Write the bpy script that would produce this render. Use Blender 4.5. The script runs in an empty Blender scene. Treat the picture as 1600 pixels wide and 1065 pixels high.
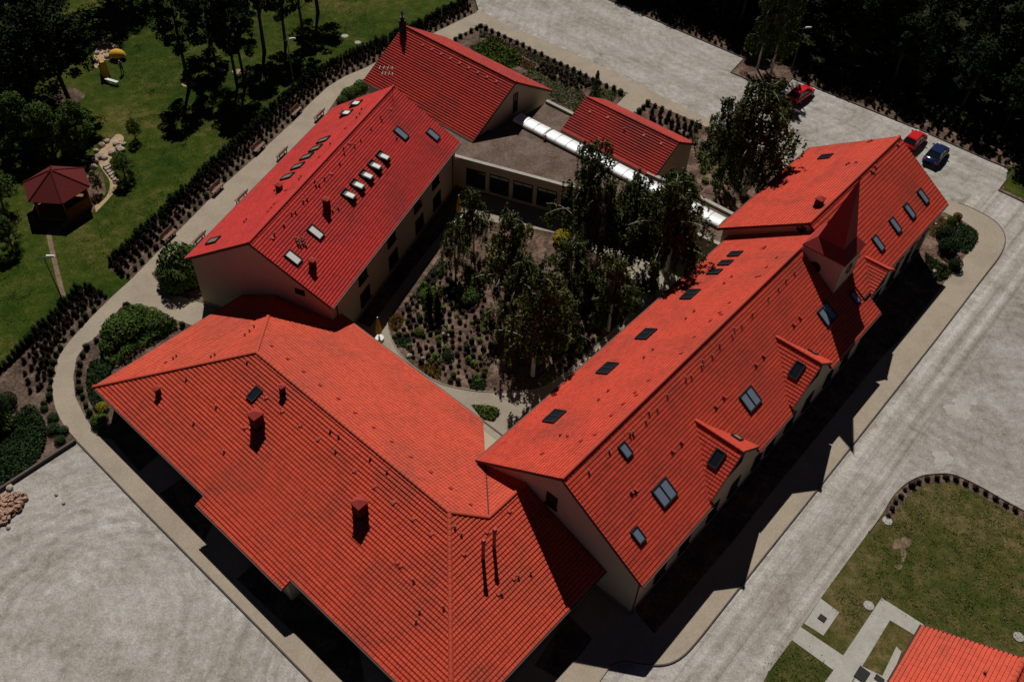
import bpy, bmesh, math, random
import numpy as np
from mathutils import Vector, Matrix
R_ = math.radians
# ------------------------------------------------------------------ camera
PW2, PH2 = 800.0, 532.5
FPX, PITCH, ROLL, CAMH = 1453.71, 0.824147, 0.0599455, 60.0
fwd = np.array([0, math.cos(PITCH), -math.sin(PITCH)])
rt0 = np.array([1.0, 0, 0]); up0 = np.cross(rt0, fwd)
RT = math.cos(ROLL) * rt0 + math.sin(ROLL) * up0
UP = -math.sin(ROLL) * rt0 + math.cos(ROLL) * up0
scene = bpy.context.scene
cd = bpy.data.cameras.new('camera'); cam = bpy.data.objects.new('camera', cd)
scene.collection.objects.link(cam); scene.camera = cam
cd.sensor_fit = 'HORIZONTAL'; cd.sensor_width = 36.0; cd.lens = FPX * 36.0 / 1600.0
cd.clip_start = 1.0; cd.clip_end = 2000.0
m = Matrix.Identity(4)
for i in range(3):
    m[i][0] = RT[i]; m[i][1] = UP[i]; m[i][2] = -fwd[i]
m[2][3] = CAMH
cam.matrix_world = m
# ------------------------------------------------------------------ sky, sun, exposure
SUNV = Vector((-0.124, 0.778, 1.0)).normalized()          # towards the sun
elev = math.asin(SUNV.z); azim = math.atan2(SUNV.x, SUNV.y)
world = bpy.data.worlds.new('World'); scene.world = world; world.use_nodes = True
wn = world.node_tree; wn.nodes.clear()
sky = wn.nodes.new('ShaderNodeTexSky'); sky.sky_type = 'NISHITA'; sky.sun_disc = False
sky.sun_elevation = elev; sky.sun_rotation = azim; sky.altitude = 3000; sky.air_density = 0.2
sky.dust_density = 0.1; sky.ozone_density = 1.0
bg = wn.nodes.new('ShaderNodeBackground'); bg.inputs[1].default_value = 0.05
wo = wn.nodes.new('ShaderNodeOutputWorld')
wn.links.new(sky.outputs[0], bg.inputs[0]); wn.links.new(bg.outputs[0], wo.inputs[0])
sl = bpy.data.lights.new('sun', 'SUN'); sl.energy = 5.0; sl.angle = R_(0.53); sl.color = (1.0, 0.95, 0.87)
so = bpy.data.objects.new('sun', sl); scene.collection.objects.link(so)
so.rotation_euler = SUNV.to_track_quat('Z', 'Y').to_euler(); so.location = (0, 150, 150)
scene.view_settings.view_transform = 'Standard'; scene.view_settings.look = 'None'
scene.view_settings.gamma = 1.0; scene.view_settings.exposure = -0.55
# ------------------------------------------------------------------ helpers
COL = scene.collection
rng = np.random.default_rng(11); random.seed(5)
def ray(px):
    return fwd + RT * ((px[0] - PW2) / FPX) + UP * (-(px[1] - PH2) / FPX)
def G(px, z=0.0):
    d = ray(px); t = (z - CAMH) / d[2]
    return np.array([d[0] * t, d[1] * t, z])
def hit(px, o, n):
    d = ray(px); c0 = np.array([0, 0, CAMH]); t = ((o - c0) @ n) / (d @ n)
    return c0 + d * t
def proj(P):
    d = np.asarray(P, float) - np.array([0, 0, CAMH]); z = d @ fwd
    return np.array([PW2 + FPX * (d @ RT) / z, PH2 - FPX * (d @ UP) / z])
def tag(o, label=None, cat=None, group=None, kind=None):
    if label: o['label'] = label
    if cat: o['category'] = cat
    if group: o['group'] = group
    if kind: o['kind'] = kind
    return o
def link(o, parent=None):
    COL.objects.link(o)
    if parent is not None: o.parent = parent
    return o
def empty(name, loc=(0, 0, 0), rz=0.0):
    o = bpy.data.objects.new(name, None); o.empty_display_size = 0.3
    o.location = loc; o.rotation_euler = (0, 0, rz); COL.objects.link(o); return o
def meshdata(name, verts, faces, mats, smooth=False, midx=None):
    me = bpy.data.meshes.new(name); me.from_pydata([tuple(map(float, v)) for v in verts], [], [tuple(f) for f in faces])
    for mt in (mats if isinstance(mats, (list, tuple)) else [mats]): me.materials.append(mt)
    if midx is not None: me.polygons.foreach_set('material_index', midx)
    if smooth: me.polygons.foreach_set('use_smooth', [True] * len(me.polygons))
    me.update(); return me
class MB:
    """collects simple solids into one mesh"""
    def __init__(s): s.v = []; s.f = []; s.m = []
    def add(s, v, f, mi=0):
        b = len(s.v); s.v += [tuple(map(float, p)) for p in v]; s.f += [tuple(i + b for i in q) for q in f]; s.m += [mi] * len(f)
    def hexa(s, p, mi=0):      # p: 4 bottom (ccw from above), 4 top
        s.add(p, [(3, 2, 1, 0), (4, 5, 6, 7), (0, 1, 5, 4), (1, 2, 6, 5), (2, 3, 7, 6), (3, 0, 4, 7)], mi)
    def box(s, x0, x1, y0, y1, z0, z1, mi=0):
        s.hexa([(x0, y0, z0), (x1, y0, z0), (x1, y1, z0), (x0, y1, z0), (x0, y0, z1), (x1, y0, z1), (x1, y1, z1), (x0, y1, z1)], mi)
    def obox(s, o, a, b, c, mi=0):   # origin + three edge vectors
        o, a, b, c = map(np.asarray, (o, a, b, c))
        s.hexa([o, o + a, o + a + b, o + b, o + c, o + a + c, o + a + b + c, o + b + c], mi)
    def prism(s, poly, z0, z1, mi=0):   # convex / simple polygon, ccw
        n = len(poly); v = [(p[0], p[1], z0) for p in poly] + [(p[0], p[1], z1) for p in poly]
        s.add(v, [tuple(range(n - 1, -1, -1)), tuple(range(n, 2 * n))] + [(i, (i + 1) % n, n + (i + 1) % n, n + i) for i in range(n)], mi)
    def poly3(s, pts, off, mi=0):       # planar polygon extruded by vector off
        n = len(pts); off = np.asarray(off); v = [np.asarray(p) for p in pts] + [np.asarray(p) + off for p in pts]
        s.add(v, [tuple(range(n)), tuple(range(2 * n - 1, n - 1, -1))] + [((i + 1) % n, i, n + i, n + (i + 1) % n) for i in range(n)], mi)
    def cone(s, p0, p1, r0, r1, n=8, mi=0, cap=True):
        p0, p1 = Vector(p0), Vector(p1); d = (p1 - p0)
        if d.length < 1e-6: return
        d.normalize(); a = d.orthogonal().normalized(); b = d.cross(a)
        v = []
        for p, r in ((p0, r0), (p1, r1)):
            for i in range(n):
                t = 2 * math.pi * i / n; v.append(p + (a * math.cos(t) + b * math.sin(t)) * r)
        f = [(i, (i + 1) % n, n + (i + 1) % n, n + i) for i in range(n)]
        if cap: f += [tuple(range(n - 1, -1, -1)), tuple(range(n, 2 * n))]
        s.add(v, f, mi)
    def tube(s, pts, rad, n=6, mi=0):
        for i in range(len(pts) - 1):
            r0 = rad[i] if isinstance(rad, (list, tuple)) else rad; r1 = rad[i + 1] if isinstance(rad, (list, tuple)) else rad
            s.cone(pts[i], pts[i + 1], r0, r1, n, mi)
    def me(s, name, mats, smooth=False): return meshdata(name, s.v, s.f, mats, smooth, s.m)
    def build(s, name, mats, parent=None, smooth=False):
        return link(bpy.data.objects.new(name, s.me(name, mats, smooth)), parent)
def copy_tree(o, parent=None):
    c = o.copy(); COL.objects.link(c); c.parent = parent
    for ch in o.children: copy_tree(ch, c)
    return c
# ------------------------------------------------------------------ materials
MATS = {}
def nodes(name):
    mt = bpy.data.materials.new(name); mt.use_nodes = True; nt = mt.node_tree
    return mt, nt, nt.nodes['Principled BSDF'], nt.nodes, nt.links
def ramp(nd, stops):
    r = nd.new('ShaderNodeValToRGB'); e = r.color_ramp.elements
    while len(e) < len(stops): e.new(0.5)
    for i, (p, c) in enumerate(stops): e[i].position = p; e[i].color = (*c, 1)
    return r
def noise(nd, lk, scale, detail=4, rough=0.6, vec=None, dist=0.0):
    n = nd.new('ShaderNodeTexNoise'); n.inputs['Scale'].default_value = scale; n.inputs['Detail'].default_value = detail
    n.inputs['Roughness'].default_value = rough; n.inputs['Distortion'].default_value = dist
    if vec is not None: lk.new(vec, n.inputs['Vector'])
    return n
def mixc(nd, lk, fac, a, b, mode='MIX'):
    x = nd.new('ShaderNodeMix'); x.data_type = 'RGBA'; x.blend_type = mode
    for s, val in ((x.inputs[0], fac), (x.inputs[6], a), (x.inputs[7], b)):
        if isinstance(val, (int, float)): s.default_value = val
        elif isinstance(val, tuple): s.default_value = (*val, 1)
        else: lk.new(val, s)
    return x.outputs[2]
def position(nd): return nd.new('ShaderNodeNewGeometry').outputs['Position']
def bump(nd, lk, bs, h, strength, dist):
    b = nd.new('ShaderNodeBump'); b.inputs['Strength'].default_value = strength; b.inputs['Distance'].default_value = dist
    lk.new(h, b.inputs['Height']); lk.new(b.outputs[0], bs.inputs['Normal'])
def plain(name, col, rough=0.6, var=0.15, scale=3.0, metal=0.0, spec=0.15):
    if name in MATS: return MATS[name]
    mt, nt, bs, nd, lk = nodes(name); p = position(nd)
    n = noise(nd, lk, scale, 5, 0.65, p)
    lo = tuple(c * (1 - var) for c in col); hi = tuple(min(1, c * (1 + var)) for c in col)
    r = ramp(nd, [(0.3, lo), (0.7, hi)]); lk.new(n.outputs[0], r.inputs[0]); lk.new(r.outputs[0], bs.inputs['Base Color'])
    bs.inputs['Roughness'].default_value = rough; bs.inputs['Metallic'].default_value = metal
    bs.inputs['Specular IOR Level'].default_value = spec
    MATS[name] = mt; return mt
def layered(name, stops, scales, rough=0.9, fine=(40, 0.25), bmp=(0.3, 0.03), stretch=None, spec=0.05):
    """two noise scales through a colour ramp plus fine grain"""
    mt, nt, bs, nd, lk = nodes(name); p = position(nd)
    n1 = noise(nd, lk, scales[0], 6, 0.65, p, 0.4); n2 = noise(nd, lk, scales[1], 6, 0.7, p, 0.2)
    ad = nd.new('ShaderNodeMath'); ad.operation = 'MULTIPLY_ADD'; ad.inputs[1].default_value = 0.5
    mu = nd.new('ShaderNodeMath'); mu.operation = 'MULTIPLY'; mu.inputs[1].default_value = 0.5
    lk.new(n2.outputs[0], mu.inputs[0]); lk.new(n1.outputs[0], ad.inputs[0]); lk.new(mu.outputs[0], ad.inputs[2])
    r = ramp(nd, [(0.5 + (a - 0.5) * 0.55, b) for a, b in stops]); lk.new(ad.outputs[0], r.inputs[0]); c = r.outputs[0]
    if stretch:
        ang, sx, sy, amt = stretch
        m0 = nd.new('ShaderNodeMapping'); m0.inputs['Rotation'].default_value = (0, 0, -ang); lk.new(p, m0.inputs['Vector'])
        mp = nd.new('ShaderNodeMapping'); mp.inputs['Scale'].default_value = (sx, sy, 1); lk.new(m0.outputs[0], mp.inputs['Vector']); ns = noise(nd, lk, 1.0, 5, 0.6, mp.outputs[0], 0.15)
        rs = ramp(nd, [(0.38, (1 - amt, 1 - amt * 1.12, 1 - amt * 1.25)), (0.5, (1.0,) * 3), (0.62, (1 + amt,) * 3)]); lk.new(ns.outputs[0], rs.inputs[0])
        c = mixc(nd, lk, 1.0, c, rs.outputs[0], 'MULTIPLY')
    nf = noise(nd, lk, fine[0], 3, 0.7, p)
    rf = ramp(nd, [(0.3, (1 - fine[1],) * 3), (0.7, (1 + fine[1],) * 3)]); lk.new(nf.outputs[0], rf.inputs[0])
    c = mixc(nd, lk, 1.0, c, rf.outputs[0], 'MULTIPLY')
    lk.new(c, bs.inputs['Base Color']); bs.inputs['Roughness'].default_value = rough; bs.inputs['Specular IOR Level'].default_value = spec
    bump(nd, lk, bs, nf.outputs[0], bmp[0], bmp[1])
    MATS[name] = mt; return mt
def roofmat(name, col, dark, rough=0.6):
    mt, nt, bs, nd, lk = nodes(name); p = position(nd)
    at = nd.new('ShaderNodeAttribute'); at.attribute_name = 'tilevar'
    r = ramp(nd, [(0.0, tuple(c * 0.88 for c in col)), (0.5, col), (1.0, tuple(min(1, c * 1.08) for c in col))])
    lk.new(at.outputs['Fac'], r.inputs[0])
    n1 = noise(nd, lk, 0.22, 5, 0.62, p, 0.6); st = ramp(nd, [(0.46, (0, 0, 0)), (0.68, (1, 1, 1))]); lk.new(n1.outputs[0], st.inputs[0])
    n2 = noise(nd, lk, 1.7, 5, 0.7, p); s2 = ramp(nd, [(0.35, (0.25,) * 3), (0.75, (1.0,) * 3)]); lk.new(n2.outputs[0], s2.inputs[0])
    f = mixc(nd, lk, 1.0, st.outputs[0], s2.outputs[0], 'MULTIPLY')
    sc = nd.new('ShaderNodeMath'); sc.operation = 'MULTIPLY'; sc.inputs[1].default_value = 0.7; lk.new(f, sc.inputs[0])
    c = mixc(nd, lk, sc.outputs[0], r.outputs[0], dark)
    lk.new(c, bs.inputs['Base Color']); bs.inputs['Roughness'].default_value = rough; bs.inputs['Specular IOR Level'].default_value = 0.1
    MATS[name] = mt; return mt
def leafmat(name, a, b, rough=0.55, trans=0.0):
    mt, nt, bs, nd, lk = nodes(name); at = nd.new('ShaderNodeAttribute'); at.attribute_name = 'tilevar'
    r = ramp(nd, [(0.0, a), (1.0, b)]); lk.new(at.outputs['Fac'], r.inputs[0]); lk.new(r.outputs[0], bs.inputs['Base Color'])
    bs.inputs['Roughness'].default_value = 0.8; bs.inputs['Specular IOR Level'].default_value = 0.06
    MATS[name] = mt; return mt
def glassmat(name, col, rough=0.08, spec=0.6):
    mt, nt, bs, nd, lk = nodes(name); bs.inputs['Base Color'].default_value = (*col, 1); bs.inputs['Roughness'].default_value = rough
    bs.inputs['Specular IOR Level'].default_value = spec; MATS[name] = mt; return mt
def paver(name, col, ang, bw=0.2):
    mt, nt, bs, nd, lk = nodes(name); p = position(nd)
    mp = nd.new('ShaderNodeMapping'); mp.inputs['Rotation'].default_value = (0, 0, -ang); lk.new(p, mp.inputs[0])
    bk = nd.new('ShaderNodeTexBrick'); bk.inputs['Scale'].default_value = 1.0; bk.inputs['Brick Width'].default_value = bw; bk.inputs['Row Height'].default_value = bw * 0.5
    bk.inputs['Mortar Size'].default_value = 0.006; bk.inputs['Color1'].default_value = (*[c * 0.93 for c in col], 1); bk.inputs['Color2'].default_value = (*[c * 1.07 for c in col], 1)
    bk.inputs['Mortar'].default_value = (*[c * 0.72 for c in col], 1); lk.new(mp.outputs[0], bk.inputs['Vector'])
    n = noise(nd, lk, 0.35, 6, 0.65, p, 0.3); r = ramp(nd, [(0.3, (0.84, 0.83, 0.82)), (0.55, (1, 1, 1)), (0.75, (1.08, 1.07, 1.05))]); lk.new(n.outputs[0], r.inputs[0])
    c = mixc(nd, lk, 1.0, bk.outputs[0], r.outputs[0], 'MULTIPLY')
    n3 = noise(nd, lk, 9.0, 4, 0.7, p); r3 = ramp(nd, [(0.3, (0.9,) * 3), (0.7, (1.1,) * 3)]); lk.new(n3.outputs[0], r3.inputs[0])
    c = mixc(nd, lk, 1.0, c, r3.outputs[0], 'MULTIPLY')
    lk.new(c, bs.inputs['Base Color']); bs.inputs['Roughness'].default_value = 0.9; bs.inputs['Specular IOR Level'].default_value = 0.2
    MATS[name] = mt; return mt
THC = 0.893; THA = -0.688; THB = 1.227
RED_A = roofmat('roof_tile_orange_red', (0.66, 0.100, 0.058), (0.24, 0.075, 0.058))
RED_B = roofmat('roof_tile_crimson', (0.64, 0.058, 0.053), (0.17, 0.05, 0.05))
RED_C = roofmat('roof_tile_red', (0.67, 0.086, 0.053), (0.19, 0.06, 0.05))
RED_D = roofmat('roof_tile_weathered', (0.52, 0.062, 0.050), (0.13, 0.06, 0.055))
METALRED = plain('red_painted_metal', (0.40, 0.055, 0.045), 0.5, 0.1)
SPIRE = plain('spire_sheet_metal', (0.34, 0.045, 0.042), 0.75, 0.12)
WALL = plain('cream_render', (0.50, 0.42, 0.31), 0.9, 0.06, 0.8)
PLINTH = plain('stone_plinth', (0.25, 0.21, 0.18), 0.9, 0.2, 4)
DECK = plain('roof_deck_timber', (0.12, 0.05, 0.04), 0.8, 0.1)
FASCIA = plain('brown_gutter', (0.09, 0.035, 0.03), 0.5, 0.1)
FRAME = plain('dark_window_frame', (0.045, 0.03, 0.025), 0.5, 0.15)
SKYFR = plain('grey_skylight_frame', (0.035, 0.037, 0.04), 0.4, 0.1)
GLASS = glassmat('dark_glass', (0.015, 0.02, 0.03), 0.06, 0.8)
GLASSB = glassmat('glass_painted_sky', (0.20, 0.25, 0.34), 0.15, 1.0)  # pale blue base colour stands in for reflected sky
BLIND = plain('white_blind', (0.78, 0.80, 0.76), 0.35, 0.05)
BLINDG = plain('grey_green_blind', (0.20, 0.21, 0.17), 0.4, 0.1)
ZINC = plain('zinc_pipe', (0.45, 0.42, 0.40), 0.35, 0.1, 3, 0.5)
SOIL = layered('bark_mulch', [(0.3, (0.05, 0.033, 0.027)), (0.5, (0.115, 0.078, 0.060)), (0.7, (0.22, 0.155, 0.12))], (0.7, 4.5), fine=(22, 0.35), bmp=(0.6, 0.05))
SOILR = layered('reddish_bark_mulch', [(0.3, (0.045, 0.030, 0.023)), (0.5, (0.125, 0.080, 0.060)), (0.68, (0.26, 0.175, 0.135))], (0.6, 4.0), fine=(22, 0.35), bmp=(0.6, 0.05))
FOREST = layered('forest_floor', [(0.3, (0.015, 0.017, 0.009)), (0.55, (0.03, 0.035, 0.014)), (0.75, (0.07, 0.055, 0.035))], (0.3, 2.0), fine=(15, 0.4))
LAWN = layered('mown_lawn', [(0.22, (0.012, 0.030, 0.003)), (0.42, (0.029, 0.052, 0.005)), (0.55, (0.052, 0.067, 0.009)), (0.74, (0.12, 0.10, 0.032))], (0.10, 0.8), fine=(5, 0.42), bmp=(0.5, 0.06))
DRYLAWN = layered('dry_grass', [(0.22, (0.030, 0.048, 0.009)), (0.44, (0.062, 0.066, 0.016)), (0.6, (0.11, 0.090, 0.034)), (0.82, (0.20, 0.15, 0.07))], (0.14, 1.1), fine=(8, 0.4), bmp=(0.5, 0.05))
PAVE = paver('concrete_pavers', (0.40, 0.335, 0.265), THC)
PAVEB = paver('courtyard_pavers', (0.36, 0.31, 0.25), THB)
CONC = layered('pale_concrete', [(0.3, (0.36, 0.34, 0.31)), (0.7, (0.47, 0.45, 0.42))], (0.5, 3), fine=(12, 0.12))
KERB = plain('kerb_concrete', (0.33, 0.29, 0.25), 0.9, 0.15, 2)
KERBD = plain('dark_kerb', (0.12, 0.10, 0.09), 0.9, 0.2, 2)
CHIMB = plain('chimney_painted_shade', (0.07, 0.022, 0.02), 0.9, 0.2, 6)  # chimney bodies darkened in colour so their sides look shaded
DIRT = layered('worn_dirt', [(0.3, (0.13, 0.09, 0.06)), (0.7, (0.26, 0.19, 0.135))], (0.8, 4), fine=(14, 0.25))
SAND = layered('sand', [(0.3, (0.34, 0.23, 0.14)), (0.7, (0.52, 0.38, 0.25))], (0.8, 4), fine=(14, 0.2))
BARKW = plain('birch_bark', (0.55, 0.53, 0.48), 0.8, 0.35, 5)
BARK = plain('brown_bark', (0.06, 0.045, 0.035), 0.9, 0.3, 4)
LF_BIRCH = leafmat('birch_leaves', (0.024, 0.040, 0.008), (0.10, 0.125, 0.03))
LF_DARK = leafmat('dark_leaves', (0.008, 0.014, 0.005), (0.028, 0.042, 0.012))
LF_MID = leafmat('green_leaves', (0.026, 0.054, 0.009), (0.095, 0.15, 0.032))
LF_CON = leafmat('conifer_needles', (0.009, 0.02, 0.008), (0.03, 0.052, 0.018))
LF_HEA = leafmat('heather_leaves', (0.014, 0.010, 0.008), (0.055, 0.032, 0.026))
LF_BOX = leafmat('box_leaves', (0.012, 0.022, 0.007), (0.045, 0.06, 0.02))
LF_YEL = leafmat('yellow_leaves', (0.16, 0.13, 0.015), (0.42, 0.34, 0.03))
LF_OCH = leafmat('ochre_leaves', (0.10, 0.06, 0.012), (0.20, 0.12, 0.025))
LF_JUN = leafmat('juniper_needles', (0.014, 0.034, 0.012), (0.050, 0.084, 0.032))
LF_GRN = leafmat('bright_leaves', (0.04, 0.075, 0.012), (0.12, 0.175, 0.03))
STONE = plain('field_stone', (0.42, 0.35, 0.29), 0.9, 0.25, 3)
BRICKR = plain('broken_brick', (0.42, 0.26, 0.19), 0.9, 0.35, 6)
WOOD = plain('bench_wood', (0.24, 0.135, 0.105), 0.7, 0.25, 5)
LOGW = plain('log_wall', (0.27, 0.125, 0.06), 0.7, 0.3, 3)
IRON = plain('cast_iron', (0.025, 0.025, 0.027), 0.5, 0.2)
LAMPM = plain('grey_lamp_post', (0.12, 0.13, 0.12), 0.5, 0.1)
LAMPH = plain('white_lamp_head', (0.75, 0.77, 0.75), 0.3, 0.05)
YEL = plain('yellow_canvas', (0.70, 0.42, 0.06), 0.8, 0.15, 5)
WHITE = plain('white_paint', (0.75, 0.75, 0.73), 0.5, 0.05)
ALU = plain('silver_vault', (0.80, 0.83, 0.86), 0.5, 0.10, 1.2, 0.15)
FLATR = layered('roof_gravel', [(0.3, (0.10, 0.068, 0.055)), (0.5, (0.155, 0.11, 0.09)), (0.7, (0.22, 0.165, 0.135))], (0.5, 4), fine=(14, 0.4), bmp=(0.6, 0.05))
SHINGLE = plain('maroon_shingles', (0.12, 0.018, 0.018), 0.9, 0.2, 6)
# ------------------------------------------------------------------ ground sheets
def yardmat(name, centers, tone=1.0, streak=None):
    mt, nt, bs, nd, lk = nodes(name); p = position(nd)
    n1 = noise(nd, lk, 0.22, 6, 0.65, p, 0.5); n2 = noise(nd, lk, 1.4, 6, 0.72, p, 0.3)
    mx = mixc(nd, lk, 0.5, n1.outputs[0], n2.outputs[0])
    r = ramp(nd, [(0.36, tuple(tone * q for q in (0.265, 0.232, 0.198))), (0.47, tuple(tone * q for q in (0.375, 0.343, 0.312))), (0.55, tuple(tone * q for q in (0.435, 0.412, 0.39))), (0.66, tuple(tone * q for q in (0.54, 0.53, 0.51)))]); lk.new(mx, r.inputs[0])
    c = r.outputs[0]
    sx = nd.new('ShaderNodeSeparateXYZ'); lk.new(p, sx.inputs[0])
    if streak:
        ang, sx_, sy_, amt = streak
        m0 = nd.new('ShaderNodeMapping'); m0.inputs['Rotation'].default_value = (0, 0, -ang); lk.new(p, m0.inputs['Vector'])
        mp = nd.new('ShaderNodeMapping'); mp.inputs['Scale'].default_value = (sx_, sy_, 1); lk.new(m0.outputs[0], mp.inputs['Vector']); ns = noise(nd, lk, 1.0, 6, 0.62, mp.outputs[0], 0.2)
        rs = ramp(nd, [(0.36, (1 - amt, 1 - amt * 1.12, 1 - amt * 1.25)), (0.5, (1.0,) * 3), (0.64, (1 + amt * .8,) * 3)]); lk.new(ns.outputs[0], rs.inputs[0])
        c = mixc(nd, lk, 1.0, c, rs.outputs[0], 'MULTIPLY')
    for (cx, cy, rad, k) in centers:   # turning circles of wheels
        v = nd.new('ShaderNodeVectorMath'); v.operation = 'DISTANCE'; v.inputs[1].default_value = (cx, cy, 0); lk.new(p, v.inputs[0])
        nz = noise(nd, lk, 0.25, 3, 0.5, p); a = nd.new('ShaderNodeMath'); a.operation = 'MULTIPLY_ADD'; a.inputs[1].default_value = 1.6
        lk.new(nz.outputs[0], a.inputs[0]); lk.new(v.outputs['Value'], a.inputs[2])
        n = nd.new('ShaderNodeTexNoise'); n.noise_dimensions = '1D'; n.inputs['Scale'].default_value = 1.5; n.inputs['Detail'].default_value = 4; lk.new(a.outputs[0], n.inputs['W'])
        rr = ramp(nd, [(0.36, (1 - k,) * 3), (0.5, (1.0,) * 3), (0.64, (1 + k * 0.7,) * 3)]); lk.new(n.outputs[0], rr.inputs[0])
        f = nd.new('ShaderNodeMapRange'); f.inputs[1].default_value = 2.5; f.inputs[2].default_value = 6.0; f.inputs[3].default_value = 0.0; f.inputs[4].default_value = 1.6
        lk.new(v.outputs['Value'], f.inputs[0])
        br = noise(nd, lk, 0.45, 4, 0.6, p); bm = nd.new('ShaderNodeMath'); bm.operation = 'MULTIPLY'; lk.new(br.outputs[0], bm.inputs[0]); lk.new(f.outputs[0], bm.inputs[1])
        c = mixc(nd, lk, bm.outputs[0], c, mixc(nd, lk, 1.0, c, rr.outputs[0], 'MULTIPLY'))
    nf = noise(nd, lk, 7, 4, 0.8, p); rf = ramp(nd, [(0.32, (0.70,) * 3), (0.68, (1.26,) * 3)]); lk.new(nf.outputs[0], rf.inputs[0])
    c = mixc(nd, lk, 1.0, c, rf.outputs[0], 'MULTIPLY')
    lk.new(c, bs.inputs['Base Color']); bs.inputs['Roughness'].default_value = 0.95; bs.inputs['Specular IOR Level'].default_value = 0.15
    bump(nd, lk, bs, nf.outputs[0], 0.35, 0.04)
    return mt
YARD = yardmat('yard_gravel', ((*G((175, 985))[:2], 9.0, 0.15), (*G((40, 1010))[:2], 14.0, 0.09)))
GRAVR = yardmat('road_gravel', (), 1.0, (THC, 0.012, 0.9, 0.36))
FIELD = yardmat('field_gravel', ((*G((1560, 585))[:2], 6.0, 0.10), (*G((1650, 720))[:2], 8.0, 0.08)), 0.86)
GRAVP = yardmat('car_park_gravel', ((*G((1120, 60))[:2], 6.0, 0.08),), 0.95, (THA, 0.03, 0.5, 0.16))
def sheet_pts(name, pts, z, mt, depth=0.0, kind='structure', parent=None, sidemat=None):
    """polygon sheet (any simple polygon), optional downward sides"""
    bm = bmesh.new(); vs = [bm.verts.new((p[0], p[1], z)) for p in pts]
    es = [bm.edges.new((vs[i], vs[(i + 1) % len(vs)])) for i in range(len(vs))]
    bmesh.ops.triangle_fill(bm, use_beauty=True, edges=es)
    for f in bm.faces:
        if f.normal.z < 0: f.normal_flip()
    if depth:
        lo = [bm.verts.new((p[0], p[1], z - depth)) for p in pts]; n = len(pts)
        for i in range(n):
            f = bm.faces.new((vs[i], vs[(i + 1) % n], lo[(i + 1) % n], lo[i])); f.material_index = 1 if sidemat else 0
        bmesh.ops.recalc_face_normals(bm, faces=bm.faces)
    me = bpy.data.meshes.new(name); bm.to_mesh(me); bm.free(); me.materials.append(mt)
    if sidemat: me.materials.append(sidemat)
    o = link(bpy.data.objects.new(name, me), parent)
    if kind: o['kind'] = kind
    return o
def smooth_px(pts, n=6):
    """Catmull-Rom through pixel points"""
    P = [np.array(p, float) for p in pts]; out = []
    for i in range(len(P) - 1):
        p0 = P[max(i - 1, 0)]; p1 = P[i]; p2 = P[i + 1]; p3 = P[min(i + 2, len(P) - 1)]
        for k in range(n):
            t = k / n; out.append(tuple(0.5 * ((2 * p1) + (-p0 + p2) * t + (2 * p0 - 5 * p1 + 4 * p2 - p3) * t * t + (-p0 + 3 * p1 - 3 * p2 + p3) * t ** 3)))
    out.append(tuple(P[-1])); return out
def gp(pxs): return [G(p)[:2] for p in pxs]
def sheet(name, pxs, z, mt, **k): return sheet_pts(name, gp(pxs), z, mt, **k)
def strip(name, line, w, z0, z1, mt, kind='structure', side=0.0):
    """sweep a box section along a plan polyline"""
    L = [np.array(p[:2]) for p in line]; n = len(L); l = []; r = []
    for i in range(n):
        d = L[min(i + 1, n - 1)] - L[max(i - 1, 0)]; d /= np.linalg.norm(d) + 1e-9; nn = np.array([-d[1], d[0]])
        l.append(L[i] + nn * (w / 2 + side)); r.append(L[i] - nn * (w / 2 - side))
    v = [(*p, z0) for p in l] + [(*p, z0) for p in r] + [(*p, z1) for p in l] + [(*p, z1) for p in r]; f = []
    for i in range(n - 1):
        f += [(2 * n + i, 3 * n + i, 3 * n + i + 1, 2 * n + i + 1), (i, 2 * n + i, 2 * n + i + 1, i + 1), (n + i, n + i + 1, 3 * n + i + 1, 3 * n + i)]
    f += [(0, n, 3 * n, 2 * n), (n - 1, 3 * n - 1, 4 * n - 1, 2 * n - 1)]
    o = link(bpy.data.objects.new(name, meshdata(name, v, f, mt)))
    if kind: o['kind'] = kind
    return o
sheet_pts('ground', [(-400, -150), (400, -150), (400, 450), (-400, 450)], 0.0, FOREST)
sheet('lawn', [(-500, -260), (700, -200), (735, 4), (650, 48), (500, 138), (300, 335), (177, 463), (112, 531), (60, 570), (0, 612), (-500, 900)], 0.012, LAWN)
sheet('gravel_road', [(820, -140), (1003, 24), (1162, 92), (1141, 114), (1215, 146), (1238, 124), (1270, 137), (1437, 204), (1545, 252), (1582, 267), (1559, 298), (1612, 324), (1900, 460), (1900, 1500), (700, 1500),
      (800, 900), (900, 700), (800, 500), (600, 150), (690, 52), (748, 16), (700, -140)], 0.020, GRAVR)
sheet('car_park', [(820, -140), (1003, 24), (1162, 92), (1141, 114), (1215, 146), (1238, 124), (1270, 137), (1437, 204), (1545, 252), (1582, 267), (1559, 298), (1500, 312), (1420, 296), (1330, 290), (1205, 232), (1072, 166), (887, 76), (752, 14), (700, -140)], 0.025, GRAVP)
sheet('gravel_yard', [(120, 688), (225, 797), (400, 974), (490, 1064), (760, 1330), (-300, 1330), (-300, 940), (0, 766)], 0.024, YARD)
sheet('gravel_field', [(1378, 802), (1392, 762), (1420, 718), (1460, 655), (1500, 590), (1560, 500), (1612, 425), (1700, 330), (1900, 460), (1900, 1000), (1700, 870), (1560, 790), (1490, 750), (1430, 752)], 0.026, FIELD)
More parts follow.
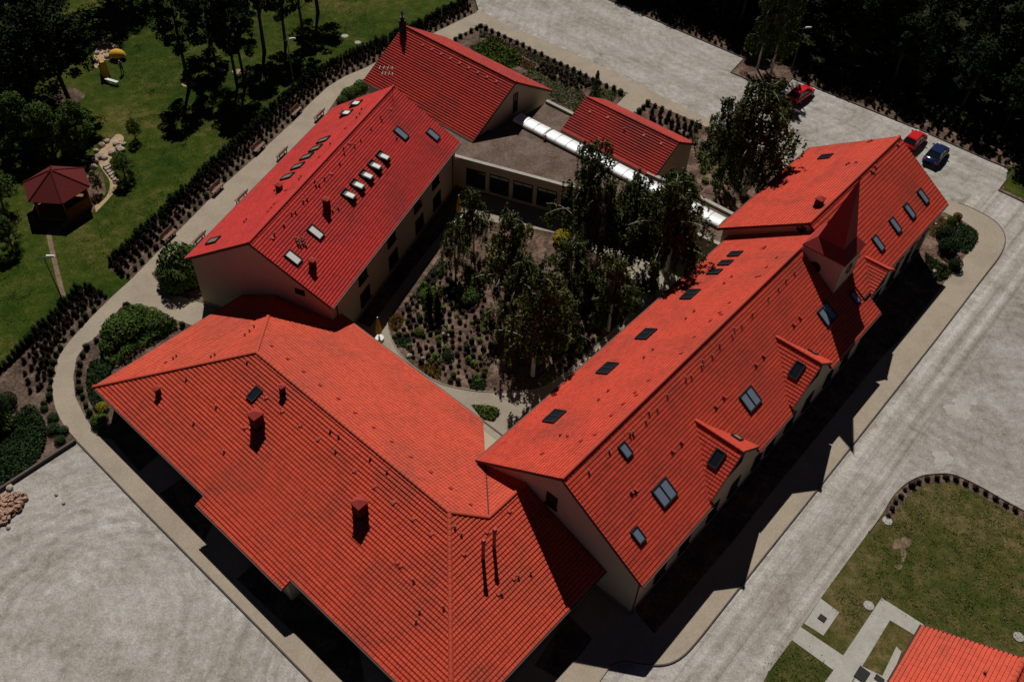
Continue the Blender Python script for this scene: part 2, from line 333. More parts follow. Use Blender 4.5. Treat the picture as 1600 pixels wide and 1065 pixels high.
# grass island with kerb, lower right
isl = smooth_px([(1237, 1000), (1282, 934), (1330, 868), (1378, 802)], 2)[:-1] + smooth_px([(1378, 802), (1392, 778), (1412, 757), (1432, 746), (1452, 741), (1487, 741), (1525, 757), (1562, 778), (1605, 801), (1700, 852)], 4)
sheet('grass_island', isl + [(1800, 1250), (1100, 1250), (1200, 1050)], 0.05, DRYLAWN)
strip('island_kerb', gp(isl[5:]), 0.10, 0.0, 0.14, KERB)
ring = [G(p)[:2] for p in isl[6:]]
# soil under the island's border planting
def offset_line(line, d):
    L = [np.array(p[:2]) for p in line]; out = []
    for i in range(len(L)):
        t = L[min(i + 1, len(L) - 1)] - L[max(i - 1, 0)]; t /= np.linalg.norm(t) + 1e-9; out.append(L[i] + np.array([-t[1], t[0]]) * d)
    return out
sheet_pts('island_soil', ring + offset_line(ring, -0.85)[::-1], 0.058, SOIL)
# pavements
outer_left = [(750, 18), (684, 50), (610, 86), (572, 107), (540, 120), (512, 137), (482, 165), (460, 190), (425, 222), (400, 246), (375, 268), (347, 293), (275, 366), (207, 436), (177, 463)]
outer_left2 = smooth_px([(177, 463), (140, 500), (112, 531), (94, 556), (84, 583), (82, 600), (84, 622), (88, 640), (100, 664), (120, 688)], 3)[1:]
front = [(225, 797), (400, 974), (490, 1066), (640, 1220)]
pave_left = outer_left + outer_left2 + front + [(720, 1150), (560, 900), (400, 700), (360, 480), (450, 300), (560, 180), (650, 95), (751, 40), (763, 24)]
sheet('pavement', pave_left, 0.10, PAVE, depth=0.1, sidemat=KERB)
strip('pavement_kerb', gp(outer_left2[-1:] + front), 0.10, 0.0, 0.125, KERBD, side=-0.05)
pr = [(932, 1072), (952, 1042)] + smooth_px([(952, 1042), (975, 1035), (1012, 1040), (1045, 1038), (1072, 1022), (1100, 990)], 4)[1:] + [(1200, 863), (1252, 798), (1462, 532)] + smooth_px([(1540, 430), (1562, 401), (1571, 378), (1566, 360), (1550, 343), (1512, 323), (1480, 313), (1440, 300)], 4)
sheet('pavement', [(800, 1230), (905, 1100)] + pr + [(1380, 360), (1300, 470), (1100, 700), (960, 860), (850, 940), (740, 1080)], 0.104, PAVE, depth=0.1, sidemat=KERB)
strip('pavement_kerb', gp(pr[1:-6]), 0.09, 0.0, 0.128, KERBD, side=0.05)
pt_o = [(750, 18), (800, 44), (887, 80), (975, 122), (1072, 170), (1205, 237), (1330, 298)]
sheet('pavement', pt_o + [(1320, 330), (1221, 257), (1150, 222), (1072, 185), (1012, 160), (985, 186), (955, 172), (982, 147), (960, 140), (800, 62), (751, 40), (700, 70), (680, 52)], 0.108, PAVE, depth=0.1, sidemat=KERB)
# left planting bands and gardens
band_o = [(172, 411), (230, 355), (322, 266), (400, 195), (450, 147), (512, 102), (607, 62), (652, 40), (727, 2), (742, 2)]
band_i = [(746, 20), (684, 51), (610, 87), (572, 108), (512, 138), (460, 191), (400, 247), (347, 294), (275, 367), (207, 437), (172, 424)]
sheet('planting_band', band_o + band_i, 0.035, SOIL)
b2o = [(143, 456), (133, 450), (95, 486), (57, 524), (20, 562), (-30, 606)]
b2i = [(20, 640), (62, 650), (90, 648), (83, 610), (86, 575), (100, 545), (130, 512), (172, 466)]
sheet('planting_band', b2o + b2i, 0.037, SOIL)
sheet('garden_soil', [(-200, 720), (-30, 606), (20, 636), (62, 648), (90, 646), (119, 686), (0, 764), (-200, 890)], 0.033, SOIL)
strip('retaining_kerb', gp([(119, 690), (60, 728), (0, 767), (-200, 894)]), 0.18, 0.0, 0.34, KERBD)
sheet('flower_bed', [(197, 473), (225, 483), (297, 508), (400, 540), (330, 640), (190, 690), (152, 682), (130, 645), (118, 620), (115, 590), (120, 560), (136, 537), (147, 531), (185, 486)], 0.112, SOIL, depth=0.05)
sheet('flower_bed', [(237, 428), (254, 452), (278, 463), (318, 475), (360, 440), (320, 380)], 0.114, SOIL)
sheet('flower_bed', [(537, 140), (566, 128), (600, 150), (560, 190), (505, 186)], 0.114, SOIL)
sheet('flower_bed', [(158, 668), (190, 640), (248, 712), (218, 737)], 0.116, SOIL); sheet('flower_bed', [(250, 772), (286, 748), (340, 806), (320, 845)], 0.116, SOIL)
sheet('flower_bed', [(370, 905), (400, 880), (560, 1010), (570, 1064), (540, 1066)], 0.116, SOIL)
# right side beds
sheet('flower_bed', [(994, 958), (1022, 990), (1150, 840), (1200, 776), (1379, 557), (1405, 532), (1455, 469), (1484, 430), (1512, 396), (1528, 376), (1525, 361), (1507, 348), (1475, 333), (1430, 340), (1340, 440), (1000, 880)], 0.116, SOILR)
sheet('flower_bed', [(887, 960), (925, 998), (907, 1023), (872, 1060), (835, 1040)], 0.118, SOIL)
# beds to the north
sheet('flower_bed', [(707, 62), (751, 40), (800, 62), (960, 140), (978, 148), (955, 172), (930, 190), (860, 190), (760, 130)], 0.116, SOIL, depth=0.02)
sheet('flower_bed', [(1012, 160), (1072, 185), (1150, 222), (1221, 257), (1230, 290), (1140, 360), (1050, 330), (1000, 220), (985, 186)], 0.112, SOILR, depth=0.02)
kl = gp([(880, -30), (1003, 24), (1162, 92)]); kl2 = gp([(1238, 124), (1270, 137), (1437, 204), (1545, 252), (1582, 267)])
notch = gp([(1162, 92), (1141, 114), (1215, 146), (1238, 124)])
nb = gp([(880, -30), (1003, 24), (1162, 92), (1141, 114), (1215, 146), (1238, 124), (1270, 137), (1437, 204), (1545, 252), (1582, 267), (1559, 298), (1640, 336)])
back = offset_line([nb[0], nb[5], nb[9], nb[11]], 4.2)
sheet_pts('planting_band', nb + back[::-1], 0.05, SOILR)
strip('car_park_kerb', nb, 0.10, 0.0, 0.14, KERBD, side=0.06)
sheet('lawn', [(1575, 262), (1640, 250), (1700, 380), (1600, 312), (1568, 297)], 0.06, LAWN)
# courtyard
sheet('courtyard_paving', [(520, 470), (690, 230), (760, 230), (1140, 370), (1170, 400), (820, 720), (740, 690)], 0.094, PAVEB, depth=0.09)
cbed = smooth_px([(607, 498), (660, 424), (702, 366), (722, 348), (760, 347), (830, 358), (895, 372), (914, 379), (931, 397), (962, 420), (974, 446), (990, 478), (955, 520), (905, 566), (853, 604), (815, 612), (759, 613), (710, 606), (680, 596), (640, 569), (616, 540), (606, 512), (607, 498)], 4)[:-1]
sheet('courtyard_bed', cbed, 0.11, SOILR)
strip('courtyard_edging', gp(cbed + cbed[:1]), 0.08, 0.06, 0.15, KERB)
sheet('courtyard_bed', [(735, 633), (772, 637), (783, 646), (772, 660), (755, 657)], 0.11, SOILR)
# paths and slabs on the grass island
sheet('concrete_path', [(1250, 979), (1317, 1024), (1377, 934), (1443, 976), (1430, 993), (1390, 969), (1347, 1040), (1300, 1110), (1255, 1110), (1302, 1047), (1237, 1000)], 0.075, CONC)
sheet('concrete_slab', [(1282, 935), (1311, 957), (1286, 993), (1256, 974)], 0.085, CONC, depth=0.05)
sheet('concrete_slab', [(1345, 1040), (1378, 1056), (1400, 1010), (1408, 1018), (1380, 1090), (1320, 1090)], 0.083, CONC, depth=0.05)
# worn tracks in the lawn and gazebo forecourt
sheet('dirt_path', smooth_px([(80, 362), (84, 385), (90, 410), (97, 440), (103, 462)], 2) + smooth_px([(97, 465), (89, 440), (82, 410), (76, 385), (72, 362)], 2), 0.02, DIRT)
sheet('gazebo_apron', [(44, 352), (90, 368), (120, 354), (146, 330), (166, 300), (160, 270), (130, 262), (60, 290)], 0.018, SOILR)
sheet('sand_path', smooth_px([(148, 322), (166, 308), (172, 285), (158, 262), (152, 242), (170, 222), (183, 210), (193, 214), (191, 224), (178, 240), (172, 255), (180, 272), (186, 284), (176, 304), (150, 332)], 3), 0.03, SAND)
sheet('sand_patch', smooth_px([(152, 72), (165, 64), (178, 70), (186, 80), (176, 92), (160, 96), (150, 108), (146, 92), (152, 72)], 3)[:-1], 0.03, SAND)
sheet('bare_soil_patch', smooth_px([(80, 150), (110, 138), (131, 146), (128, 156), (100, 164), (78, 160), (80, 150)], 3)[:-1], 0.03, SOIL)
for cx, cy, r in ((295, 132, 6), (343, 110, 5), (372, 112, 5), (383, 112, 4)):
    sheet('bare_soil_patch', [(cx + r * 2 * math.cos(a), cy + r * 0.8 * math.sin(a)) for a in np.linspace(0, 6.28, 9)[:-1]], 0.026, SAND)
def ragged(cx, cy, rx, ry, n=26, amp=.3, seed=1):
    rg = np.random.default_rng(seed); k = 1 + amp * (rg.random(n) - .5) + .18 * np.sin(3 * np.linspace(0, 6.28, n) + seed); return [(cx + rx * q * math.cos(a), cy + ry * q * math.sin(a)) for q, a in zip(k, np.linspace(0, 6.283, n, endpoint=False))]
for i_, (cx, cy, rx, ry) in enumerate(((1404, 850, 10, 8), (1414, 848, 8, 9), (1411, 867, 4, 11), (1404, 886, 6, 4))):
    sheet('bare_soil_patch', ragged(cx, cy, rx, ry, seed=i_), 0.062 + .003 * i_, DIRT)
for cx, cy, rx, ry, in ((1472, 718, 15, 14), (1500, 640, 22, 14), (1508, 625, 20, 9)):
    sheet('white_gravel_patch', ragged(cx, cy, rx, ry, 30, .4, cx), 0.034 + 0.004 * ((cx * 7) % 5), CONC)
sheet('flower_bed', [(548, 500), (640, 370), (702, 280), (730, 300), (718, 335), (700, 352), (640, 428), (578, 512)], 0.106, SOIL)
sheet('flower_bed', [(722, 300), (745, 262), (960, 318), (1080, 372), (1060, 392), (940, 352), (840, 322), (760, 306)], 0.104, SOIL)
# ------------------------------------------------------------------ roof geometry
def interval(poly, b):
    xs = []
    n = len(poly)
    for i in range(n):
        (a0, b0), (a1, b1) = poly[i], poly[(i + 1) % n]
        if (b0 <= b < b1) or (b1 <= b < b0): xs.append(a0 + (a1 - a0) * (b - b0) / (b1 - b0))
    return (min(xs), max(xs)) if len(xs) >= 2 else None
WAVE = 0.25
def tiles(name, parent, O, u, v, n, polys, mt, seed=0, amp=0.010, COURSE=0.285, gap=0.085, depth=0.05):
    """interlocking wavy tiles in courses with recessed joints; polys are convex pieces in (along ridge, down slope)"""
    rg = np.random.default_rng(seed); V = []; F = []; A = []; base = 0
    for poly in polys:
        bs = [p[1] for p in poly]; j0 = int(math.floor(min(bs) / COURSE)); j1 = int(math.ceil(max(bs) / COURSE))
        for j in range(j0, j1):
            b0 = max(j * COURSE, min(bs)); b1 = min((j + 1) * COURSE, max(bs))
            if b1 - b0 < 0.02: continue
            i0 = interval(poly, b0 + 1e-4); i1 = interval(poly, b1 - 1e-4)
            if not i0 or not i1: continue
            lo = min(i0[0], i1[0]); hi = max(i0[1], i1[1])
            k0 = int(math.floor(lo / (WAVE / 4))); k1 = int(math.ceil(hi / (WAVE / 4)))
            a = np.arange(k0, k1 + 1) * (WAVE / 4); h = amp * (1 + np.cos(2 * math.pi * np.arange(k0, k1 + 1) / 4.0 + 0.4)) + np.repeat(rg.normal(0, .0035, (k1 - k0) // 4 + 2), 4)[:k1 - k0 + 1]
            at = np.clip(a, *i0); ab = np.clip(a, *i1); m_ = len(a); jit = rg.normal(0, 0.004); g = gap if b1 - b0 > gap * 1.5 else 0.0
            z = lambda x_, b_, h_: np.stack([x_, np.full(m_, b_), h_ + np.zeros(m_)], 1)
            ag = at + (ab - at) * (g / (b1 - b0)); V.append(np.concatenate([z(at, b0, -depth + .3 * h), z(ag, b0 + g, -depth + .3 * h), z(ag, b0 + g + .004, h + 0.026), z(ab, b1, h + 0.034 + jit), z(ab, b1 + 0.003, -depth - 0.005 + .3 * h)])); tv = rg.random(int((k1 - k0) / 4) + 3)
            for i in range(m_ - 1):
                if at[i + 1] - at[i] < 1e-5 and ab[i + 1] - ab[i] < 1e-5: continue
                q = tv[((k0 + i) % 4 + i) // 4 % len(tv)]
                for r in range(4): F.append((base + r * m_ + i, base + (r + 1) * m_ + i, base + (r + 1) * m_ + i + 1, base + r * m_ + i + 1)); A.append(q)
            base += 5 * m_
    V = np.concatenate(V); W = O + V[:, :1] * u + V[:, 1:2] * v + V[:, 2:3] * n
    F = np.array(F)
    F1 = F[2]; fn = np.cross(W[F1[1]] - W[F1[0]], W[F1[2]] - W[F1[0]])
    if fn @ n < 0: F = F[:, ::-1]
    me = bpy.data.meshes.new(name); me.from_pydata(W.tolist(), [], F.tolist()); me.materials.append(mt)
    at_ = me.attributes.new('tilevar', 'FLOAT', 'FACE'); at_.data.foreach_set('value', np.array(A, dtype=np.float32)); me.update()
    o = link(bpy.data.objects.new(name, me), parent); o['kind'] = 'stuff'; return o
def ridge_caps(parent, p0, p1, mt, r=0.15, name='ridge_cap'):
    p0 = np.array(p0); p1 = np.array(p1); L = np.linalg.norm(p1 - p0); d = (p1 - p0) / L; side = np.cross(d, [0, 0, 1.0]); side /= np.linalg.norm(side); up = np.cross(side, d)
    n = max(1, int(L / 0.38)); mb = MB()
    for i in range(n):
        a = p0 + d * L * i / n; b = p0 + d * (L * (i + 1) / n + 0.03); v = []
        for p, rr in ((a, r * 0.86), (b, r)):
            for t in np.linspace(0.0, math.pi, 6): v.append(p + side * math.cos(t) * rr * 1.1 + up * (math.sin(t) * rr * 0.75 - 0.02 + (0.012 if p is b else 0)))
        mb.add(v, [(k, k + 1, 7 + k, 6 + k) for k in range(5)] + [(6, 7, 8, 9, 10, 11)])
    return mb.build(name, mt, parent)
class Wing:
    def __init__(s, X, Y, th, L, w, zr, ze, wr=None):
        s.o = np.array([X, Y, 0.0]); s.th = th; s.u = np.array([math.cos(th), math.sin(th), 0]); s.n = np.array([-s.u[1], s.u[0], 0])
        s.L, s.w, s.zr, s.ze = L, w, zr, ze; s.wr = wr or w; s.k = (zr - ze) / w; s.name = None
    def P(s, a, t, z): return s.o + s.u * a + s.n * t + np.array([0, 0, z])
    def zroof(s, t): return s.zr - s.k * abs(t)
    def plane(s, side):       # side +1 left, -1 right -> origin on ridge, down-slope vector, normal
        e = s.n * side - np.array([0, 0, s.k]); ln = np.linalg.norm(e); v = e / ln; nn = np.cross(s.u, v); nn *= np.sign(nn[2])
        return s.P(0, 0, s.zr), v, nn, ln
    def onroof(s, px, side, off=0.0):
        O, v, nn, ln = s.plane(side); return hit(px, O + nn * off, nn)
    def local(s, P):
        d = np.asarray(P) - s.o; return np.array([d @ s.u, d @ s.n, P[2]])
def gable_wing(name, label, W, mt, ohe=0.42, ohv=0.32, cuts_r=(), plinth=True, seed=1, caps=None, wall_near=None, wall_far=None, group=None, skip_verge=False, course=0.285, gap=0.085, gapl=0.7):
    """gabled wing: walls, roof deck, tile fields, ridge caps, gutters"""
    root = empty(name, tuple(W.P(W.L / 2, 0, 0))); tag(root, label, 'building', group)
    inv = root.matrix_basis.inverted() if False else None
    W.root = root; loc = np.array(root.location); W.off = loc
    wn_ = ohv if wall_near is None else wall_near; wf_ = W.L - ohv if wall_far is None else wall_far
    tl = W.w - ohe; tr = -(W.wr - ohe); dz = 0.2
    mb = MB(); prof = [(tr, 0.0), (tl, 0.0), (tl, W.zroof(tl) - dz), (0, W.zr - dz), (tr, W.zroof(tr) - dz)]
    v = [W.P(wn_, t, z) - loc for t, z in prof] + [W.P(wf_, t, z) - loc for t, z in prof]
    mb.add(v, [(0, 1, 2, 3, 4), (9, 8, 7, 6, 5), (0, 5, 6, 1), (1, 6, 7, 2), (3, 8, 9, 4), (4, 9, 5, 0), (2, 7, 8, 3)])
    wall = mb.build('wall', WALL, root); W.tr, W.tl, W.wn, W.wf = tr, tl, wn_, wf_
    pl = MB()
    for (a0, a1, t0, t1) in ((wn_ - .05, wf_ + .05, tr - .05, tr), (wn_ - .05, wf_ + .05, tl, tl + .05), (wn_ - .05, wn_, tr, tl), (wf_, wf_ + .05, tr, tl)):
        pl.obox(W.P(a0, t0, 0) - loc, W.u * (a1 - a0), W.n * (t1 - t0), (0, 0, 0.45))
    pl.build('plinth', PLINTH, root)
    for side, wd in ((1, W.w), (-1, W.wr)):
        O, vv, nn, ln = W.plane(side); b = wd * ln
        if side == -1 and cuts_r:
            polys = []; a = 0.0
            for (cc, c0, c1, bA, bE) in cuts_r:      # valley lines of a dormer
                if c0 > a: polys.append([(a, 0), (c0, 0), (c0, b), (a, b)])
                polys += [[(c0, 0), (cc, 0), (cc, bA), (c0, bE)], [(cc, 0), (c1, 0), (c1, bE), (cc, bA)]]; a = c1
            if a < W.L: polys.append([(a, 0), (W.L, 0), (W.L, b), (a, b)])
        else: polys = [[(0, 0), (W.L, 0), (W.L, b), (0, b)]]
        dk = MB()
        for q in polys:
            pts = [O - loc + W.u * p[0] + vv * p[1] - nn * 0.075 for p in q]; dk.poly3(pts, -nn * 0.13)
        dk.build('roof_deck', DECK, root)
        tiles('roof_tiles', root, O - loc, W.u, vv, nn, polys, mt, seed + side, COURSE=course, gap=gap if side < 0 else gap * gapl)
        for q in polys:
            if abs(q[2][1] - b) < 1e-6:
                gu = MB(); p0 = O - loc + W.u * q[3][0] + vv * b; p1 = O - loc + W.u * q[2][0] + vv * b; o_ = W.n * side * 0.02
                gu.obox(p0 + o_ - np.array([0, 0, 0.14]), p1 - p0, W.n * side * 0.12, (0, 0, 0.11)); gu.build('gutter', FASCIA, root)
        for a_ in (0.0, W.L):
            if side == -1 and a_ == 0.0 and skip_verge: continue
            vb = MB(); p0 = O - loc + W.u * (a_ - (0.03 if a_ == 0 else -0.0)); vb.obox(p0 - nn * 0.2, W.u * 0.03, vv * b, nn * 0.24); vb.build('verge_board', FASCIA, root)
    ridge_caps(root, W.P(-0.02, 0, W.zr + 0.05) - loc, W.P(W.L + 0.02, 0, W.zr + 0.05) - loc, caps or mt)
    return root
def put(o, root):   # child built in world coordinates -> keep it in place below an unrotated root
    o.parent = root; o.location = Vector(o.location) - Vector(root.location); return o
def frame_axes(o, a, b, c): # matrix from axes
    M = Matrix.Identity(4)
    for i in range(3): M[i][0], M[i][1], M[i][2], M[i][3] = a[i], b[i], c[i], o[i]
    return M
# ------------------------------------------------------------------ roof furniture
def sky_mesh(w, h, pane, double=False):
    fr = MB(); t = 0.09; H_ = 0.13
    fr.box(-w / 2, w / 2, -h / 2, -h / 2 + t, -0.05, H_); fr.box(-w / 2, w / 2, h / 2 - t, h / 2, -0.05, H_)
    fr.box(-w / 2, -w / 2 + t, -h / 2 + t, h / 2 - t, -0.05, H_); fr.box(w / 2 - t, w / 2, -h / 2 + t, h / 2 - t, -0.05, H_)
    if double: fr.box(-t / 2, t / 2, -h / 2 + t, h / 2 - t, -0.05, H_)
    pn = MB()
    if double: pn.box(-w / 2 + t, -t / 2, -h / 2 + t, h / 2 - t, 0.0, 0.08); pn.box(t / 2, w / 2 - t, -h / 2 + t, h / 2 - t, 0.0, 0.08)
    else: pn.box(-w / 2 + t, w / 2 - t, -h / 2 + t, h / 2 - t, 0.0, 0.08)
    return fr, pn
def skylight(W, side, px, w=0.8, h=1.3, pane=None, double=False, open_=0.0, root=None):
    O, v, nn, ln = W.plane(side); P = hit(px, O, nn); root = root or W.root
    M = frame_axes(P + nn * 0.05 - np.array(root.location), W.u, -v if np.cross(W.u, -v) @ nn > 0 else v, nn)
    fr, pn = sky_mesh(w, h, pane, double)
    o = fr.build('skylight', SKYFR, root); o.matrix_local = M
    if open_:
        sash = MB(); sash.box(-w / 2 + .08, w / 2 - .08, -h / 2 + .08, h / 2 - .08, 0.0, 0.04); sash.box(-w / 2 + .2, w / 2 - .2, -h / 2 + .16, h / 2 - .42, 0.042, 0.05, 1)
        s = sash.build('open_sash', [SKYFR, pane or BLIND], o); s.location = (0, 0, 0.16); s.rotation_euler = (open_, 0, 0)
        bk = MB(); bk.box(-w / 2 + .09, w / 2 - .09, -h / 2 + .09, h / 2 - .09, -0.04, 0.0); bk.build('pane', GLASS, o)
    else: pn.build('pane', pane or GLASS, o)
    return o
VENT = {}
def vent_me(kind):
    if kind in VENT: return VENT[kind]
    mb = MB()
    if kind == 'pipe':
        mb.cone((0, 0, -0.1), (0, 0, 0.34), 0.07, 0.065, 8); mb.cone((0, 0, 0.34), (0, 0, 0.40), 0.12, 0.10, 8); mb.cone((0, 0, 0.40), (0, 0, 0.46), 0.10, 0.02, 8)
    elif kind == 'cowl':
        mb.cone((0, 0, -0.1), (0, 0, 0.26), 0.09, 0.085, 8); mb.cone((0, 0, 0.26), (0, 0, 0.31), 0.15, 0.15, 8); mb.cone((0, 0, 0.31), (0, 0, 0.39), 0.15, 0.04, 8)
        mb.box(-0.2, 0.2, -0.2, 0.2, -0.06, 0.02)
    else:
        mb.hexa([(-.13, -.16, -.02), (.13, -.16, -.02), (.13, .16, -.02), (-.13, .16, -.02), (-.10, -.13, .10), (.10, -.13, .10), (.12, .10, .05), (-.12, .10, .05)])
    VENT[kind] = mb.me('vent_' + kind, METALRED if kind != 'pipe' else ROOFPIPE); return VENT[kind]
ROOFPIPE = plain('rusty_roof_pipe', (0.30, 0.11, 0.085), 0.5, 0.25, 8)
def vents(W, side, pxs, kind='pipe', name='vent_pipe'):
    for px in pxs:
        O, v, nn, ln = W.plane(side); P = hit(px, O, nn)
        o = link(bpy.data.objects.new(name, vent_me(kind)), W.root); o.location = Vector(P - np.array(W.root.location)); o.rotation_euler = (0, 0, W.th + (0 if side > 0 else math.pi)); o.scale = (.85, .85, .62)
        if kind == 'tile': o.matrix_local = frame_axes(P - np.array(W.root.location) + nn * 0.03, W.u, np.cross(nn, W.u), nn)
def chimney(W, side, px, w=0.8, h=1.5, d=None):
    O, v, nn, ln = W.plane(side); P = hit(px, O, nn) - np.array(W.root.location); d = d or w
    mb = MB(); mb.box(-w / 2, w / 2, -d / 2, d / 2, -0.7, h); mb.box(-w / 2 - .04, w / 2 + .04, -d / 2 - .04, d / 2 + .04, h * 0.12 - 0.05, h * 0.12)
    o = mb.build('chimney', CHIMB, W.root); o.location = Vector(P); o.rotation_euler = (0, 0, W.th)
    c = MB(); e = w / 2 + 0.07; g = d / 2 + 0.07; c.box(-e, e, -g, g, h, h + 0.07)
    c.add([(-e, -g, h + .07), (e, -g, h + .07), (e, g, h + .07), (-e, g, h + .07), (0, 0, h + 0.07 + 0.36 * w)], [(0, 1, 4), (1, 2, 4), (2, 3, 4), (3, 0, 4)])
    c.build('chimney_cap', METALRED, o); return o
def window(W, plane, s, t, z, w, h, name='window', parent=None, sill=True):
    """plane 'r','l' long walls or 'n','f' gables; s,t local, z sill height"""
    root = parent or W.root; off = np.array(W.root.location)
    if plane in 'rl': out = W.n * (-1 if plane == 'r' else 1); al = W.u
    else: out = W.u * (-1 if plane == 'n' else 1); al = W.n
    p = W.P(s, t, z) - off; fr = MB(); T = 0.09
    c = lambda a0, a1, z0, z1, d0, d1, mb, mi=0: mb.obox(p + al * a0 + out * d0 + np.array([0, 0, z0]), al * (a1 - a0), out * (d1 - d0), (0, 0, z1 - z0), mi)
    c(-w / 2, w / 2, 0, T, .0, .07, fr); c(-w / 2, w / 2, h - T, h, .0, .07, fr); c(-w / 2, -w / 2 + T, T, h - T, .0, .07, fr); c(w / 2 - T, w / 2, T, h - T, .0, .07, fr); c(-.03, .03, T, h - T, .0, .06, fr)
    if sill: c(-w / 2 - .08, w / 2 + .08, -.06, -.003, .0, .16, fr)
    o = fr.build(name, FRAME, root)
    g = MB(); c(-w / 2 + T, w / 2 - T, T, h - T, .0, .025, g); g.build('pane', GLASS, o); return o
def wall_hit(W, plane, t_or_s, px):
    if plane in 'rl': P = hit(px, W.P(0, t_or_s, 0), W.n)
    else: P = hit(px, W.P(t_or_s, 0, 0), W.u)
    return W.local(P)
def downpipe(W, s, t, ztop):
    mb = MB(); p = W.P(s, t, 0) - np.array(W.root.location); mb.cone(p + np.array([0, 0, 0.1]), p + np.array([0, 0, ztop]), 0.05, 0.05, 6); mb.build('downpipe', FASCIA, W.root)
# ------------------------------------------------------------------ buildings
B = Wing(-21.486, 55.221, THB, 25.253, 7.102, 9.976, 5.551)
C = Wing(3.741, 34.437, THC, 34.508, 7.419, 9.995, 4.911, 7.30)
C2 = Wing(24.219, 61.175, 0.896, 17.3, 7.8, 10.56, 5.38, 6.5)
D = Wing(-13.99, 94.767, -0.665, 16.292, 6.508, 7.702, 3.70)
E = Wing(6.242, 85.626, -0.661, 11.764, 3.905, 5.905, 3.70)
A = Wing(-19.303, 46.446, THA, 20.489, 9.263, 6.811, 3.043)
def valley(W, sc, hw, zr, ze):
    ln = W.plane(-1)[3]; h = hw - .12; kd = (zr - ze) / hw; bA = (W.zr - zr) / W.k * ln + .25; bE = (W.zr - (zr - kd * h)) / W.k * ln + .2
    return (sc, sc - h, sc + h, bA, bE)
# --- B : north-west wing
gable_wing('residence_wing', 'long cream wing with crimson gable roof, white skylights and courtyard windows', B, RED_B, seed=3, course=0.27, gap=.075)
for px in ((457.5, 403), (492.5, 363.5)): skylight(B, -1, px, 0.85, 1.4, BLIND)
skylight(B, -1, (626, 209), 0.85, 1.5, GLASSB); skylight(B, -1, (676, 211), 0.85, 1.4, GLASSB)
for px in ((543.7, 306), (557.5, 290.5), (571.5, 275.5), (584.5, 260.5), (597.5, 246)): skylight(B, -1, px, 0.85, 1.3, BLIND, open_=-0.38)
for px in ((557, 164), (542, 179)): skylight(B, 1, px, 0.95, 1.3, BLIND, open_=0.35)
for px in ((506, 220), (494, 233), (480, 246), (466, 261), (450, 277), (334, 377)): skylight(B, 1, px, 0.85, 1.4, BLINDG)
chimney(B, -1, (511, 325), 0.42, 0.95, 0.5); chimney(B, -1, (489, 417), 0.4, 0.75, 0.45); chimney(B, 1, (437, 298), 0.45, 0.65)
vents(B, -1, [(463 + 4.2 * (i % 4) + (i // 4) * 1.5, 374 + 4.5 * (i // 4) + 2 * (i % 2)) for i in range(12)], 'pipe')
vents(B, -1, [(429, 367), (444, 353), (456, 335), (462, 332), (474, 316), (480, 312), (507, 280), (499, 290), (492, 284), (494, 291), (520, 331), (529, 326), (595, 184), (597, 189), (580, 202), (554, 229), (564, 220), (537, 233), (538, 240), (531, 256), (620, 217)], 'pipe')
vents(B, -1, [(425, 372), (610, 171), (545, 224), (517, 272)], 'tile', 'vent_tile')
vents(B, 1, [(562, 179), (557, 185), (565, 172), (516, 226), (470, 277), (467, 281), (382, 348), (385, 344), (429, 299)], 'pipe')
vents(B, 1, [(540, 201), (499, 246), (447, 298), (424, 325), (419, 331), (429, 319)], 'tile', 'vent_tile')
for px in ((570, 458), (614, 398), (655, 344), (682, 306)):
    q = wall_hit(B, 'r', B.tr, px); window(B, 'r', q[0], B.tr, 0.9, 1.7, 1.5)
for px in ((566, 428), (611, 371), (652, 318), (680, 282)):
    q = wall_hit(B, 'r', B.tr, px); window(B, 'r', q[0], B.tr, 3.55, 1.5, 1.2)
for s in (4, 9, 14, 19, 23): window(B, 'l', s, B.tl, 0.9, 1.4, 1.4); window(B, 'l', s, B.tl, 3.5, 1.4, 1.2)
q = wall_hit(B, 'n', B.wn, (469, 456)); window(B, 'n', B.wn, q[1], q[2] - .3, 0.9, 0.6, sill=False)
downpipe(B, 1.2, B.tr - 0.08, 5.2); downpipe(B, 24.2, B.tr - 0.08, 5.2)
# aerial on the far ridge end
ae = MB(); p = B.P(25.0, 0, B.zr) - B.off; ae.cone(p, p + np.array([0, 0, 2.2]), .03, .025, 6)
for zz, ln_ in ((2.1, 1.1), (1.5, .9)):
    ae.cone(p + np.array([-ln_, 0.1, zz]), p + np.array([ln_ * .4, -.1, zz]), .018, .018, 5)
    for i in range(4): a_ = -ln_ + i * ln_ * .36; ae.cone(p + np.array([a_, -.3 + .02 * i, zz]), p + np.array([a_ + .03, .3 - .02 * i, zz]), .012, .012, 4)
ae.build('television_aerial', ZINC, B.root)
